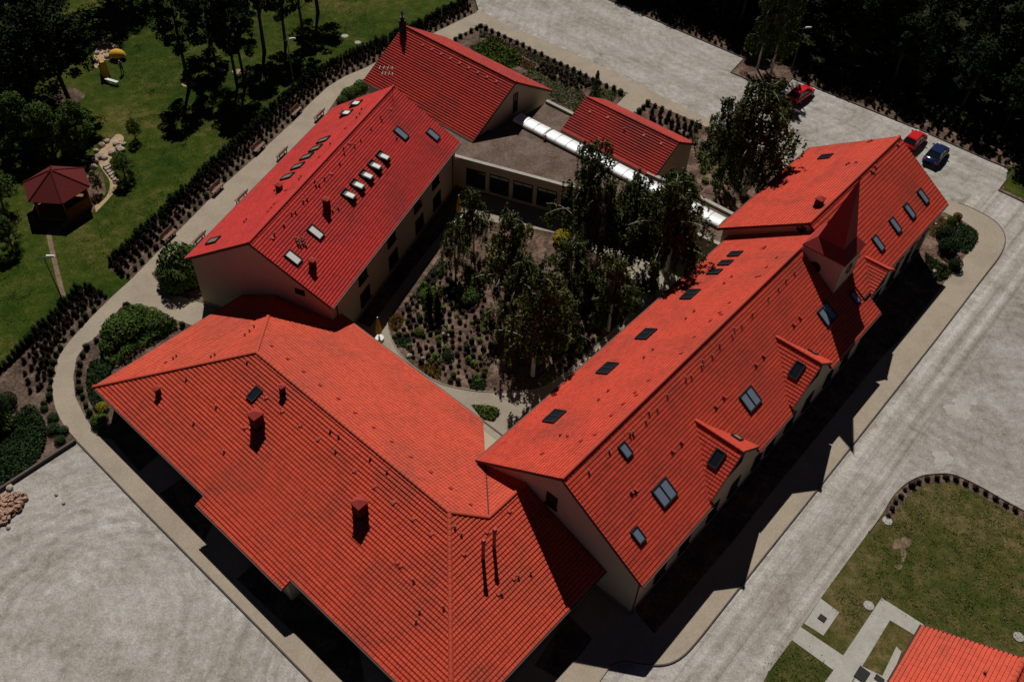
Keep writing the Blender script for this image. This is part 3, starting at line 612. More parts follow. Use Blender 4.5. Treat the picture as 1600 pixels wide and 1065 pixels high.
# --- C : chapel wing
dorm = [(11.65, 3.2, 7.91, 5.31, -7.1), (22.9, 3.1, 7.91, 5.45, -7.15)]
gable_wing('chapel_wing', 'long cream wing with bright red gable roof, two gabled dormers and spired tower', C, RED_C, seed=13,
           cuts_r=[valley(C, *d_[:4]) for d_ in dorm], wall_far=33.6)
def dormer(W, sc, hw, zr, ze, tf, mt, px_sky, px_sky2, zbase, seed):
    tb = -(W.zr - zr) / W.k; root = W.root; off = W.off
    pw = Wing(*W.P(sc, tb, 0)[:2], W.th - math.pi / 2, tb - tf, hw, zr, ze); pw.root = root; pw.off = off
    te = -(W.zr - ze) / W.k; a_e = tb - te
    dz = 0.16; h = hw - 0.28; tw = tf + 0.2
    wl = MB(); prof = [(-h, zbase), (h, zbase), (h, zr - pw.k * h - dz), (0, zr - dz), (-h, zr - pw.k * h - dz)]
    v = [W.P(sc + s_, tw, z_) - off for s_, z_ in prof] + [W.P(sc + s_, tb - 0.6, z_) - off for s_, z_ in prof]
    wl.add(v, [(0, 1, 2, 3, 4), (9, 8, 7, 6, 5), (0, 5, 6, 1), (1, 6, 7, 2), (2, 7, 8, 3), (3, 8, 9, 4), (4, 9, 5, 0)])
    dm = wl.build('dormer', WALL, root)
    for side in (1, -1):
        O, vv, nn, ln = pw.plane(side); b = hw * ln; q = [(0, 0), (pw.L, 0), (pw.L, b), (a_e, b)]
        dk = MB(); dk.poly3([O - off + pw.u * p_[0] + vv * p_[1] - nn * .07 for p_ in q], -nn * .1); dk.build('roof_deck', DECK, dm)
        tiles('roof_tiles', dm, O - off, pw.u, vv, nn, [q], mt, seed + side)
        vb = MB(); vb.obox(O - off + pw.u * pw.L - nn * .16, pw.u * .03, vv * b, nn * .2); vb.build('verge_board', FASCIA, dm)
    ridge_caps(dm, pw.P(0, 0, zr + .05) - off, pw.P(pw.L, 0, zr + .05) - off, mt)
    if px_sky: skylight(pw, -1, px_sky, 0.8, 1.35, GLASS, root=root)
    if px_sky2: skylight(pw, 1, px_sky2, 0.75, 1.1, BLINDG, root=root)
    fr = MB(); gl = MB()
    for cx, ww, z0, z1 in ((0, 1.9, zr - 2.35, zr - 1.15),):
        p_ = W.P(sc + cx, tw, 0) - off; o_ = -W.n
        for (x0, x1, a0, a1) in ((-ww / 2, ww / 2, z0, z0 + .1), (-ww / 2, ww / 2, z1 - .1, z1), (-ww / 2, -ww / 2 + .1, z0 + .1, z1 - .1), (ww / 2 - .1, ww / 2, z0 + .1, z1 - .1), (-.04, .04, z0 + .1, z1 - .1)):
            fr.obox(p_ + W.u * x0 + np.array([0, 0, a0]), W.u * (x1 - x0), o_ * .06, (0, 0, a1 - a0))
        fr.obox(p_ + W.u * (-ww / 2 + .1) + np.array([0, 0, z0 + .1]), W.u * (ww - .2), o_ * .02, (0, 0, z1 - z0 - .2), 1)
    fr.build('window', [FRAME, GLASS], dm)
    return dm
dormer(C, *dorm[0], RED_C, (1120, 716), (1151, 684), 3.9, 40)
dormer(C, *dorm[1], RED_C, (1245, 578), (1269, 551), 3.9, 44)
for px, dbl in (((867, 651.5), 1), ((949.5, 576.5), 1), ((1010, 523), 1), ((1079, 461), 1), ((1117, 426), 0), ((1134, 412), 0), ((1149, 398), 0)):
    skylight(C, 1, px, 1.5 if dbl else 0.82, 1.25, GLASS, double=bool(dbl))
for px, dbl in (((1037, 769), 1), ((1171, 623), 1), ((1291, 491), 1), ((976, 703), 0), ((996, 836), 0), ((1335, 465), 0)):
    skylight(C, -1, px, 1.65 if dbl else 0.75, 1.5 if dbl else 1.1, GLASSB, double=bool(dbl))
vents(C, 1, [(875, 680), (886, 682), (935, 625), (950, 611), (1005.5, 559), (1019.5, 547), (1071, 498.5), (1084, 487), (1131, 443.5), (1142.5, 433), (1195, 387), (1192, 389)], 'cowl')
vents(C, 1, [(847, 709), (908, 689), (930, 679.5), (955.5, 649.5), (974, 631.5), (992.5, 614), (994.5, 618), (1014, 594.5), (1064, 552.5), (1085, 527), (1110, 502), (1125, 488.5), (1127, 492), (1140, 473.5), (1186, 432), (1183, 433), (1197, 418), (1213, 403)], 'tile', 'vent_tile')
vents(C, -1, [(986, 769), (992, 766), (1050, 705), (1064, 691), (1117.5, 635), (1130, 620), (1180, 570), (1192, 556), (1239, 507), (1249, 496)], 'cowl')
vents(C, -1, [(920, 737), (952, 705), (989, 677), (984, 678), (1009, 659), (1014, 645), (1027, 640), (1042.5, 619), (1080, 589), (1071, 592), (1096, 573), (1097.5, 565), (1112.5, 557), (1124, 540), (1144, 525), (1159, 510), (1147, 515), (1175, 492), (1200, 467), (1216, 452), (1227.5, 439), (1241, 427)], 'pipe')
q = wall_hit(C, 'n', C.wn, (862.5, 781)); window(C, 'n', C.wn, q[1], q[2] - .65, 0.95, 1.3)
for s in (3.5, 6.5, 10.2, 13.1, 16.5, 18.5, 21.5, 24.4, 28, 31): window(C, 'r', s, C.tr, 1.1, 1.3, 1.6)
for s in (6, 10, 14, 18, 22, 26, 30): window(C, 'l', s, C.tl, 1.1, 1.3, 1.6)
downpipe(C, C.wn + .1, C.tr - .07, 4.7)
# tower with broach-like skirt and spire
def tower():
    off = C.off; s0, s1, t0, t1 = 31.05, 34.45, -0.25, -3.85; zb, zt = 5.0, 10.55
    mb = MB(); mb.obox(C.P(s0, t1, zb) - off, C.u * (s1 - s0), C.n * (t0 - t1), (0, 0, zt - zb)); tw = mb.build('tower', WALL, C.root)
    cs, ct = (s0 + s1) / 2, (t0 + t1) / 2; hs, hb = (s1 - s0) / 2 + .14, (t0 - t1) / 2 + .14
    ring = lambda k, z: [C.P(cs + a * hs * k, ct + b * hb * k, z) - off for a, b in ((-1, -1), (1, -1), (1, 1), (-1, 1))]
    sk = MB(); r0, r1 = ring(1.0, zt + .02), ring(0.56, zt + .95)
    sk.add(ring(1.0, zt - .1) + r0 + r1, [(3, 2, 1, 0)] + [(i, (i + 1) % 4, 4 + (i + 1) % 4, 4 + i) for i in range(4)] + [(4 + i, 4 + (i + 1) % 4, 8 + (i + 1) % 4, 8 + i) for i in range(4)] + [(8, 9, 10, 11)])
    sk.build('tower_skirt_roof', SPIRE, tw)
    sp = MB(); ap = C.P(cs, ct, 17.2) - off; r2 = ring(.60, zt + .84)
    sp.add(r2 + [ap], [(0, 1, 4), (1, 2, 4), (2, 3, 4), (3, 0, 4), (3, 2, 1, 0)]); sp.cone(ap - np.array([0, 0, .3]), ap + np.array([0, 0, .5]), .05, .01, 6)
    sp.build('spire', SPIRE, tw)
    for (c, out, al) in ((C.P(s0, (t0 + t1) / 2 + .35, 8.95), -C.u, C.n), (C.P((s0 + s1) / 2, t1, 9.05), -C.n, C.u)):
        rm = MB(); v = []; n = 16; c = c - off
        for dist, rr in ((0.0, .5), (.07, .5), (.07, .4), (0.0, .4)):
            for i in range(n): th = 2 * math.pi * i / n; v.append(c + out * dist + al * math.cos(th) * rr + np.array([0, 0, math.sin(th) * rr]))
        f = [(k * n + i, k * n + (i + 1) % n, (k + 1) * n + (i + 1) % n, (k + 1) * n + i) for k in range(3) for i in range(n)]; rm.add(v, f)
        rm.add([c + out * .02 + al * math.cos(2 * math.pi * i / n) * .42 + np.array([0, 0, math.sin(2 * math.pi * i / n) * .42]) for i in range(n)], [tuple(range(n))], 1)
        rm.build('round_window', [FRAME, GLASS], tw)
tower()
# --- C2 : taller end of the chapel wing
gable_wing('hall_wing', 'taller cream hall behind the tower with four skylights in its red gable roof', C2, RED_C, seed=23, cuts_r=[valley(C2, 3.2, 2.3, 7.53, 5.96)], skip_verge=True, course=0.34, gap=0.11)
dormer(C2, 3.2, 2.3, 7.53, 5.96, -6.855, RED_C, None, None, 4.6, 48)
for px in ((1371, 380), (1397.5, 352), (1420, 330), (1441, 307)): skylight(C2, -1, px, 0.8, 1.5, GLASSB)
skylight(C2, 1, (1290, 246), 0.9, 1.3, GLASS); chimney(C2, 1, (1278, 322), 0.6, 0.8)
vents(C2, -1, [(1402, 227), (1367, 261), (1365, 270), (1361, 268)], 'cowl'); vents(C2, 1, [(1357, 223), (1361, 221), (1322, 258), (1326, 256), (1337, 255)], 'cowl')
q = wall_hit(C2, 'n', C2.wn, (1252, 357)); window(C2, 'n', C2.wn, q[1], q[2] - .3, 0.8, 0.6, sill=False)
for s in (6.5, 9.5, 12.5, 15): window(C2, 'r', s, C2.tr, 1.2, 1.4, 2.0); window(C2, 'r', s, C2.tr, 4.0, 1.4, 1.2)
# --- D and E : northern buildings
gable_wing('north_house', 'cream house with weathered dark red gable roof and tall slit window, far behind', D, RED_D, seed=33, gap=0.15, gapl=.4)
vents(D, -1, [(661 + 14.4 * i, 71 + 7.1 * i) for i in range(9)], 'tile', 'vent_tile')
q = wall_hit(D, 'f', D.wf, (805, 161)); window(D, 'f', D.wf, q[1], q[2] - 1.1, 0.75, 2.3, sill=False)
gable_wing('small_house', 'smallest cream house with low red gable roof beside the silver roof vaults', E, RED_D, seed=37, gap=0.15, gapl=.4)
vents(E, -1, [(975, 203)], 'pipe'); vents(E, -1, [(1006, 212), (1033, 225), (922, 175), (950, 184)], 'tile', 'vent_tile')
window(E, 'f', E.wf, -1.9, 0.2, 1.0, 2.1, 'door', sill=False)
# chimney stack with cross on D's left end
def ridge_cross():
    p = D.P(0.35, -0.55, D.zr - .4) - D.off; mb = MB(); mb.obox(p - D.u * .28 - D.n * .28, D.u * .56, D.n * .56, (0, 0, 1.3))
    o = mb.build('chimney', IRON, D.root)
    c = MB(); c.cone(p + np.array([0, 0, 1.3]), p + np.array([0, 0, 2.5]), .09, .09, 8); c.cone(p + np.array([0, 0, 1.45]), p + np.array([0, 0, 1.75]), .26, .26, 10); c.obox(p + np.array([-.28, -.04, 2.1]), (.56, 0, 0), (0, .08, 0), (0, 0, .1)); c.build('chimney_cowl', IRON, o)
ridge_cross()
# --- A : hipped front wing
def front_wing():
    w, L, zr, ze, k = A.w, A.L, A.zr, A.ze, A.k; ln = A.plane(1)[3]; d = 1.87; tE = 5.95
    root = empty('front_wing', tuple(A.P(L / 2, 0, 0))); tag(root, 'broad low front wing with large orange-red hipped roof turning a corner', 'building'); A.root = root; off = np.array(root.location); A.off = off
    NW = Wing(*A.P(0, 0, 0)[:2], THA + math.pi / 2, 1, w, zr, ze); NW.root = root; NW.off = off
    zT = zr - k * d; T = Wing(*A.P(L + d, 0, 0)[:2], THA + math.pi / 2, 1, w - d, zT, ze); T.root = root; T.off = off
    mb = MB(); i = .55
    poly = [(-w + i, -w + i), (5.4, -w + i), (5.4, -10.06 + i), (14.6, -10.06 + i), (14.6, -w + i), (L + w - i, -w + i), (L + w - i, tE), (19, tE), (19, w - i), (-w + i, w - i)]
    mb.prism([A.P(s_, t_, 0)[:2] - off[:2] for s_, t_ in poly], 0, ze - .12); mb.build('wall', WALL, root)
    fields = [(A, -1, [[(0, 0), (L, 0), (L + w, w * ln), (-w, w * ln)], [(5.15, w * ln), (14.8, w * ln), (14.8, 10.06 * ln), (5.15, 10.06 * ln)]], 1),
              (A, 1, [[(0, 0), (L, 0), (L + d, d * ln), (L - w + 2 * d, w * ln), (-w, w * ln)]], 2),
              (NW, 1, [[(0, 0), (w, w * ln), (-w, w * ln)]], 3),
              (T, -1, [[(-d, 0), (tE, 0), (tE, (w - d) * ln), (-w, (w - d) * ln)], [(0, -d * ln), (d, 0), (-d, 0)]], 4),
              (T, 1, [[(d, 0), (tE, 0), (tE, (tE - d) * ln)]], 5)]
    for Wn, side, polys, sd in fields:
        O, v, nn, _ = Wn.plane(side); tiles('roof_tiles', root, O - off, Wn.u, v, nn, polys, RED_A, 60 + sd, amp=0.013, gap=0.10 if sd == 1 else (0.085 if sd == 4 else 0.04), depth=.045)
        dk = MB()
        for q_ in polys: dk.poly3([O - off + Wn.u * p_[0] + v * p_[1] - nn * .07 for p_ in q_], -nn * .1)
        dk.build('roof_deck', DECK, root)
    P_ = lambda s_, t_, z_: A.P(s_, t_, z_ + .06) - off
    for a_, b_ in ((P_(0, 0, zr), P_(L, 0, zr)), (P_(0, 0, zr), P_(-w, -w, ze)), (P_(0, 0, zr), P_(-w, w, ze)), (P_(L, 0, zr), P_(L + w, -w, ze)), (P_(L, 0, zr), P_(L + d, d, zT)), (P_(L + d, d, zT), P_(L + d, tE, zT))):
        ridge_caps(root, a_, b_, RED_A, 0.14)
    vl = MB(); a_ = A.P(L + d, d, zT + .05) - off; b_ = A.P(L + d - (tE - d), tE, zT - k * (tE - d) + .05) - off; vl.cone(a_, b_, .06, .06, 5); vl.build('valley_gutter', FASCIA, root)
    for (s0, t0, s1, t1, z_) in ((-w, -w, 5.15, -w, ze), (5.15, -10.06, 14.8, -10.06, ze - .8 * k), (14.8, -w, L + w, -w, ze), (L + w, -w, L + w, tE, ze), (-w, -w, -w, w, ze), (-w, w, 19, w, ze)):
        a_ = A.P(s0, t0, z_ - .12) - off; b_ = A.P(s1, t1, z_ - .12) - off; dd = (b_ - a_); e_ = np.cross(dd / np.linalg.norm(dd), [0, 0, 1]); e_ = e_ if e_ @ (a_ + b_) * 0.5 > 0 else -e_
        gu = MB(); gu.obox(a_ + e_ * .02, dd, e_ * .11, (0, 0, .1)); gu.build('gutter', FASCIA, root)
    A.tr = -w + i
    for s_ in (-6, -3, 0, 2.5, 7, 10, 13, 17, 20, 23, 26): window(A, 'r', s_, (-w + i) if not 5.4 < s_ < 14.6 else (-10.06 + i), 0.9, 1.3, 1.4)
    return NW, T
NWP, TP = front_wing()
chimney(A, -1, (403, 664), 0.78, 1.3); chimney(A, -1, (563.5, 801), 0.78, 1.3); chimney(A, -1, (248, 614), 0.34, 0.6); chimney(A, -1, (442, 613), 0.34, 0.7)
skylight(A, -1, (398.5, 616), 0.75, 1.15, GLASS)
vents(A, 1, [(425, 541), (450, 561), (475, 581), (501, 602), (529, 623), (555, 645), (584, 668), (612, 690), (642, 714), (673, 738), (704, 763), (736, 788)], 'tile', 'vent_tile')
vents(A, -1, [(291, 592), (337.5, 636), (302.5, 661), (350, 706), (516, 673), (529, 682), (524, 704.5), (578, 716), (604.5, 737), (646, 907), (655.5, 955), (650, 970.5), (693, 949), (386, 566)], 'pipe')
vents(A, -1, [(384, 668), (417, 621), (442, 642), (470, 664), (497.5, 686), (554.5, 735), (585, 760), (615, 785), (646, 810.5), (674, 834), (627, 883), (622, 878)], 'tile', 'vent_tile')
vents(TP, -1, [(711, 824), (721, 835), (810, 901), (829, 895.5), (784, 928)], 'pipe'); vents(TP, -1, [(724, 865), (760, 830.5), (795, 798), (802, 903), (778, 927)], 'tile', 'vent_tile')
vents(NWP, 1, [(271, 561), (276, 557), (330, 558), (336, 555), (383, 524), (390, 518), (397, 511)], 'pipe'); vents(NWP, 1, [(259, 566.5)], 'tile', 'vent_tile')
for px in ((754.7, 871), (771.8, 854)):
    O, v, nn, _ = TP.plane(-1); P = hit(px, O, nn) - np.array(A.root.location); fl = MB(); fl.cone(P - np.array([0, 0, .3]), P + np.array([0, 0, 2.1]), .13, .12, 10); fl.cone(P + np.array([0, 0, 1.95]), P + np.array([0, 0, 2.2]), .16, .16, 10)
    o = fl.build('flue_pipe', ROOFPIPE, A.root); c_ = MB(); c_.cone(P + np.array([0, 0, 2.2]), P + np.array([0, 0, 2.28]), .17, .12, 10); c_.build('flue_cap', METALRED, o)
# --- connector with flat gravel roof
def connector():
    pts = [(-9.0, 77.55), (-6.83, 76.85), (2.63, 73.69), (10.5, 70.98), (18.35, 65.9), (20.5, 64.5), (23.0, 68.2), (15.97, 73.67), (12.5, 76.0), (6.9, 84.1), (2.18, 87.73), (-3.0, 81.6), (-9.5, 83.0)]
    root = empty('connecting_hall', (6, 76, 0)); tag(root, 'low flat-roofed hall with pinkish gravel roof joining the wings behind the courtyard', 'building'); off = np.array([6, 76.0, 0])
    P2 = [np.array(p) - off[:2] for p in pts]; mb = MB(); mb.prism([tuple(p) for p in P2], 0, 3.55); mb.build('wall', WALL, root)
    s_ = sheet_pts('roof_gravel', [tuple(p) for p in P2], 3.565, FLATR, kind=None, parent=root)
    for seg in (P2[0:6], P2[6:9], P2[9:11]):
        o = strip('parapet', seg, 0.32, 3.5, 3.78, WALL, kind=None); o.parent = root
        o = strip('coping', seg, 0.40, 3.782, 3.83, CONC, kind=None); o.parent = root
    # courtyard glazing between piers
    W2 = Wing(-6.83, 76.85, math.atan2(73.69 - 76.85, 9.46), 10, 1, 4, 3); W2.root = root; W2.off = off
    W3 = Wing(10.5, 70.98, math.atan2(65.9 - 70.98, 7.85), 10, 1, 4, 3); W3.root = root; W3.off = off
    for s in np.arange(2.3, 17.5, 2.55): window(W2, 'r', s, 0.0, 0.5, 2.1, 2.2, sill=False)
    for s in (1.6, 4.1, 6.6): window(W3, 'r', s, 0.0, 0.5, 2.1, 2.2, sill=False)
    # barrel vault rooflights
    a = np.array([-0.9, 84.25]) - off[:2]; b = np.array([19.3, 68.75]) - off[:2]; L = np.linalg.norm(b - a); dd = (b - a) / L; nn = np.array([-dd[1], dd[0]]); n = 6; seg = L / n
    for i in range(n):
        v = []; N = 12; r = 0.85
        for q_ in (i * seg + .06, (i + 1) * seg - .06):
            for j in range(N + 1):
                th = math.pi * j / N; p = a + dd * q_ + nn * math.cos(th) * r; v.append((*p, 3.78 + math.sin(th) * r * .34))
        f = [(j, j + 1, N + 2 + j, N + 1 + j) for j in range(N)] + [tuple(range(N, -1, -1)), tuple(range(N + 1, 2 * N + 2))]
        o = link(bpy.data.objects.new('barrel_rooflight', meshdata('barrel_rooflight', v, f, ALU)), root)
        rb = MB()
        for q_ in np.linspace(i * seg + .1, (i + 1) * seg - .1, 4):
            pv = [(*(a + dd * q_ + nn * math.cos(math.pi * j / 8) * (r + .01)), 3.785 + math.sin(math.pi * j / 8) * (r * .34 + .012)) for j in range(9)]; rb.tube(pv, .025, 5)
        rb.build('glazing_bars', ZINC, o)
        cb = MB(); p = a + dd * (i * seg + .03); cb.obox((*(p - nn * (r + .08)), 3.55), (*(dd * (seg - .06)), 0), (*(nn * 2 * (r + .08)), 0), (0, 0, .22)); cb.build('upstand', FASCIA, o)
    vt = MB(); p = G((851, 218), 3.57) - np.array([6, 76, 0]); vt.cone(p, p + np.array([0, 0, .45]), .08, .08, 8); vt.cone(p + np.array([0, 0, .42]), p + np.array([0, 0, .6]), .2, .12, 10); vt.build('roof_vent', WHITE, root)
connector()
# --- F : roof at the lower right corner
FW = Wing(32.66, 25.97, math.atan2(-0.7905, -0.6125), 14.0, 5.5, 6.0, 3.0)
gable_wing('corner_house', 'house with orange-red tiled gable roof cut off by the lower right corner', FW, RED_A, seed=80)
vents(FW, -1, [(1537, 1051)], 'pipe')
# ------------------------------------------------------------------ vegetation
def leaf_mesh(name, P, size, mt, seed=0, out=None, upb=0.5, asp=0.6, extra=None, tint=None):
    rg = np.random.default_rng(seed); P = np.asarray(P); N = len(P); nrm = rg.normal(size=(N, 3)); nrm /= np.linalg.norm(nrm, axis=1, keepdims=True)
    if out is not None: nrm = nrm * 0.7 + out * 0.6
    nrm[:, 2] += upb; nrm /= np.linalg.norm(nrm, axis=1, keepdims=True)
    t = np.cross(nrm, rg.normal(size=(N, 3))); t /= np.linalg.norm(t, axis=1, keepdims=True); b = np.cross(nrm, t)
    s = size * rg.uniform(0.65, 1.35, (N, 1)); a_ = t * s; b_ = b * s * asp
    V = np.stack([P - a_, P - b_ * .9, P + a_, P + b_ * .9], 1).reshape(-1, 3); F = np.arange(4 * N).reshape(-1, 4)
    var = rg.random(N) if tint is None else np.clip(tint + rg.normal(0, .18, N), 0, 1)
    vv = V.tolist(); ff = F.tolist(); mi = [0] * N; mats = [mt]; av = list(var)
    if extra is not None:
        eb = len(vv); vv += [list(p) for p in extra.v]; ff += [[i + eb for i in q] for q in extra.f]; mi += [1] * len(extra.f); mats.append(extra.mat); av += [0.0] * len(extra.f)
    me = bpy.data.meshes.new(name); me.from_pydata(vv, [], ff)
    for q in mats: me.materials.append(q)
    me.polygons.foreach_set('material_index', mi)
    at = me.attributes.new('tilevar', 'FLOAT', 'FACE'); at.data.foreach_set('value', np.array(av, dtype=np.float32)); me.update(); return me
def blob_pts(rg, c, r, n, shell=0.55):
    d = rg.normal(size=(n, 3)); d /= np.linalg.norm(d, axis=1, keepdims=True); k = (shell + (1 - shell) * rg.random((n, 1)) ** 0.5)
    return np.asarray(c) + d * k * np.asarray(r), d
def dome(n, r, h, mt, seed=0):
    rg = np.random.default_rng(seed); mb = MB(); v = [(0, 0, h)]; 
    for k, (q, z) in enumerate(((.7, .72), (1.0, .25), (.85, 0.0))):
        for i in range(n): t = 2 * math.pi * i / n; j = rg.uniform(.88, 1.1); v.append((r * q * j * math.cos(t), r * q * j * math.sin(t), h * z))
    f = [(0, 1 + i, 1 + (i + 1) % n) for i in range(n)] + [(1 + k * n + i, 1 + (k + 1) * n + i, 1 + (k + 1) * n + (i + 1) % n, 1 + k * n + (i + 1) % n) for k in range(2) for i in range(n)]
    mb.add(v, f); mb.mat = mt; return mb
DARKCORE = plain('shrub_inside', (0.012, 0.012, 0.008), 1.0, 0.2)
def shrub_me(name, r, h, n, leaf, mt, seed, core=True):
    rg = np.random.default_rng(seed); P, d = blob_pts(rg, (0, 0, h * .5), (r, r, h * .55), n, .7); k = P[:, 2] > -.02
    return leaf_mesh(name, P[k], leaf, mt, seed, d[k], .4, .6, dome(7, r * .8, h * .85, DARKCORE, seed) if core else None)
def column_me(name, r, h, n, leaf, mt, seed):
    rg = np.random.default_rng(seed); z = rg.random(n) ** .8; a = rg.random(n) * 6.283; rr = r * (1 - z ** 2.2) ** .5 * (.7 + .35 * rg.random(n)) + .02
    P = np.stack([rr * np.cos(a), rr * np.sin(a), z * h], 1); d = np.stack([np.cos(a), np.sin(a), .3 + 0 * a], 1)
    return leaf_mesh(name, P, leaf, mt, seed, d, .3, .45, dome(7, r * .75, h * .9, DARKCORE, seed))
HEA = [shrub_me('heather_clump', .33, .55, 70, .11, LF_HEA, 100 + i) for i in range(4)]
HEAUP = [column_me('upright_heather', .30, .85, 90, .11, LF_HEA, 110 + i) for i in range(4)]
BOX = [shrub_me('border_ball_shrub', .27, .5, 60, .09, LF_BOX, 120 + i) for i in range(4)]
THU = [column_me('hedge_conifer', .42, 1.5, 130, .13, LF_CON, 130 + i) for i in range(4)]
GRN = [shrub_me('bedding_plant', .25, .35, 50, .10, LF_GRN, 140 + i, False) for i in range(4)]
BUSHES = {k: [shrub_me('leafy_bush', 1.0, 1.1, 1100, .09, mt, 150 + j * 5 + i) for i in range(3)] for j, (k, mt) in enumerate((('mid', LF_MID), ('dark', LF_CON), ('yel', LF_YEL), ('och', LF_OCH), ('bright', LF_GRN), ('jun', LF_JUN)))}
COUNT = {}; SPILL = {}
def place(me_list, xy, z, s, label, cat, group, name, cap=300, sz=None):
    s *= rng.uniform(.82, 1.2); COUNT[name] = COUNT.get(name, 0) + 1; me = me_list[int(rng.integers(len(me_list)))]
    if COUNT[name] > cap: SPILL.setdefault(name, []).append((me, xy, z, s)); return None
    o = bpy.data.objects.new(name, me); o.location = (xy[0], xy[1], z); o.rotation_euler = (0, 0, rng.uniform(0, 6.28)); q = s * rng.uniform(.85, 1.15); o.scale = (q, q, q * (sz or rng.uniform(.85, 1.15)))
    COL.objects.link(o); tag(o, label, cat, group); return o
def resample(line, step, jitter=0.0):
    L = [np.array(p[:2], float) for p in line]; out = []; carry = 0.0
    for i in range(len(L) - 1):
        d = L[i + 1] - L[i]; n = np.linalg.norm(d); t = carry
        while t < n: out.append(L[i] + d * t / n + rng.normal(0, jitter, 2)); t += step
        carry = t - n
    return out
def inpoly(p, poly):
    x_, y_ = p; r = False; j = len(poly) - 1
    for i in range(len(poly)):
        xi, yi = poly[i]; xj, yj = poly[j]
        if (yi > y_) != (yj > y_) and x_ < (xj - xi) * (y_ - yi) / (yj - yi) + xi: r = not r
        j = i
    return r
def scatter(poly_px, n, mind, avoid=()):
    W_ = gp(poly_px); lo = np.min(W_, 0); hi = np.max(W_, 0); out = []
    for _ in range(n * 40):
        p = rng.uniform(lo, hi)
        if not inpoly(p, W_) or any(np.hypot(*(p - q)) < mind for q in out) or any(np.hypot(p[0] - q[0], p[1] - q[1]) < q[2] for q in avoid): continue
        out.append(p)
        if len(out) >= n: break
    return out
def lerp_lines(a, b, f, m=80):
    def par(L): L = [np.array(p) for p in L]; s = np.concatenate([[0], np.cumsum([np.linalg.norm(L[i + 1] - L[i]) for i in range(len(L) - 1)])]); return L, s
    La, sa = par(a); Lb, sb = par(b); out = []
    for t in np.linspace(0, 1, m):
        pa = np.array([np.interp(t * sa[-1], sa, [p[k] for p in La]) for k in (0, 1)]); pb = np.array([np.interp(t * sb[-1], sb, [p[k] for p in Lb]) for k in (0, 1)]); out.append(pa * (1 - f) + pb * f)
    return out
# long planting band beside the left path
bo = gp(band_o[:-1]); bi = gp(band_i[::-1][1:])
for f, st in ((.04, .5), (.14, .55)):
    for p in resample(lerp_lines(bo, bi, f), st, .06): place(THU, p, .03, .62 if f < .1 else .55, 'dark conifer in the dense hedge between lawn and shrub rows, long band', 'conifer', 'hedge conifers of the long band', 'hedge_conifer')
for f, st, s in ((.30, .86, .74), (.45, .86, .72), (.60, .86, .7)):
    for p in resample(lerp_lines(bo, bi, f), st, .04): place(HEAUP, p, .03, s, 'dark upright heather in the inner rows of the long planting band', 'heather', 'heathers of the long band', 'upright_heather')
for p in resample(lerp_lines(bo, bi, .82), 1.05, .04): place(BOX, p, .03, .9, 'small dark ball shrub at the path edge of the long planting band', 'shrub', 'ball shrubs along the left path', 'border_ball_shrub')
b2O = gp(b2o); b2I = gp(b2i[::-1][:-1])
for p in resample(b2O, .55, .06): place(THU, p, .03, .66, 'dark conifer in the hedge row below the lamp, lower left band', 'conifer', 'hedge conifers of the lower band', 'hedge_conifer')
for f, st in ((.16, .7), (.30, .7), (.45, .62), (.60, .62), (.84, .95)):
    for p in resample(lerp_lines(b2O[:-1], b2I, f), st, .08):
        if f < .8: place(HEAUP, p, .03, .68, 'dark upright heather in the curved lower left band', 'heather', 'heathers of the curved band', 'upright_heather')
        else: place(BOX, p, .03, 1.0, 'small dark ball shrub on the outside of the curved path', 'shrub', 'ball shrubs outside the curve', 'border_ball_shrub')
# car park band below the forest
for off_, st in ((.55, 1.0), (1.25, 1.0), (1.95, 1.05), (2.7, 1.1)):
    for seg in (kl[1:], kl2):
        for p in resample(offset_line(seg, off_), st, .12): place(HEAUP, p, .05, .66, 'dark upright heather in the brown band along the car park kerb', 'heather', 'heathers along the car park', 'car_park_heather')
for seg in (kl, kl2):
    for p in resample(offset_line(seg, 3.6), .9, .1): place(THU, p, .05, .9, 'dark conifer of the hedge between car park band and forest', 'conifer', 'hedge below the forest', 'forest_edge_conifer')
# border of the grass island
for p in resample(offset_line(ring, -.45), .78, .03): place(HEA, p, .06, .72, 'small dark shrub in the curved border of the dry grass island', 'shrub', 'border shrubs of the grass island', 'island_border_shrub')
# bed by the front wing's left corner
edge = gp(smooth_px([(196, 476), (186, 487), (166, 508), (147, 532), (136, 539), (122, 560), (117, 590), (120, 618), (131, 644), (146, 670)], 3))
for p in resample(offset_line(edge, .35), .95, .03): place(BOX, p, .11, 1.1, 'small dark ball shrub on the inside of the curved path', 'shrub', 'ball shrubs inside the curve', 'border_ball_shrub')
for p in resample(offset_line(gp([(200, 476), (297, 510)]), -.3), 1.0, .03): place(BOX, p, .11, .95, 'small dark ball shrub beside the paved side entrance', 'shrub', 'ball shrubs at the side entrance', 'border_ball_shrub')
def bush(px, r, kind, label, z=.11, h=1.0, name='leafy_bush', cat='bush', group=None):
    p = G(px)[:2]; return place(BUSHES[kind], p, z, r, label, cat, group, name, sz=h)
for px, r, k in (((217, 502), 1.3, 'mid'), ((205, 512), 1.2, 'mid'), ((192, 526), 1.2, 'mid'), ((230, 512), 1.3, 'bright'), ((250, 512), 1.1, 'mid'), ((238, 502), .9, 'bright'), ((174, 546), .9, 'mid')):
    bush(px, r, k, 'green bush in the mixed bed between curved path and front wing', group='bushes of the mixed bed')
bush((158, 662), .8, 'mid', 'light green low bush at the bed tip below the roof corner'); bush((162, 640), .5, 'yel', 'small yellow shrub under the left roof corner')
for i, (px, r) in enumerate((((270, 440), 1.5), ((288, 432), 1.6), ((300, 445), 1.5), ((280, 452), 1.2), ((296, 418), 1.1))): bush(px, r, 'mid', 'leafy green bush in the clump beside the crimson wing gable', h=1.5, group='bushes beside the gable')
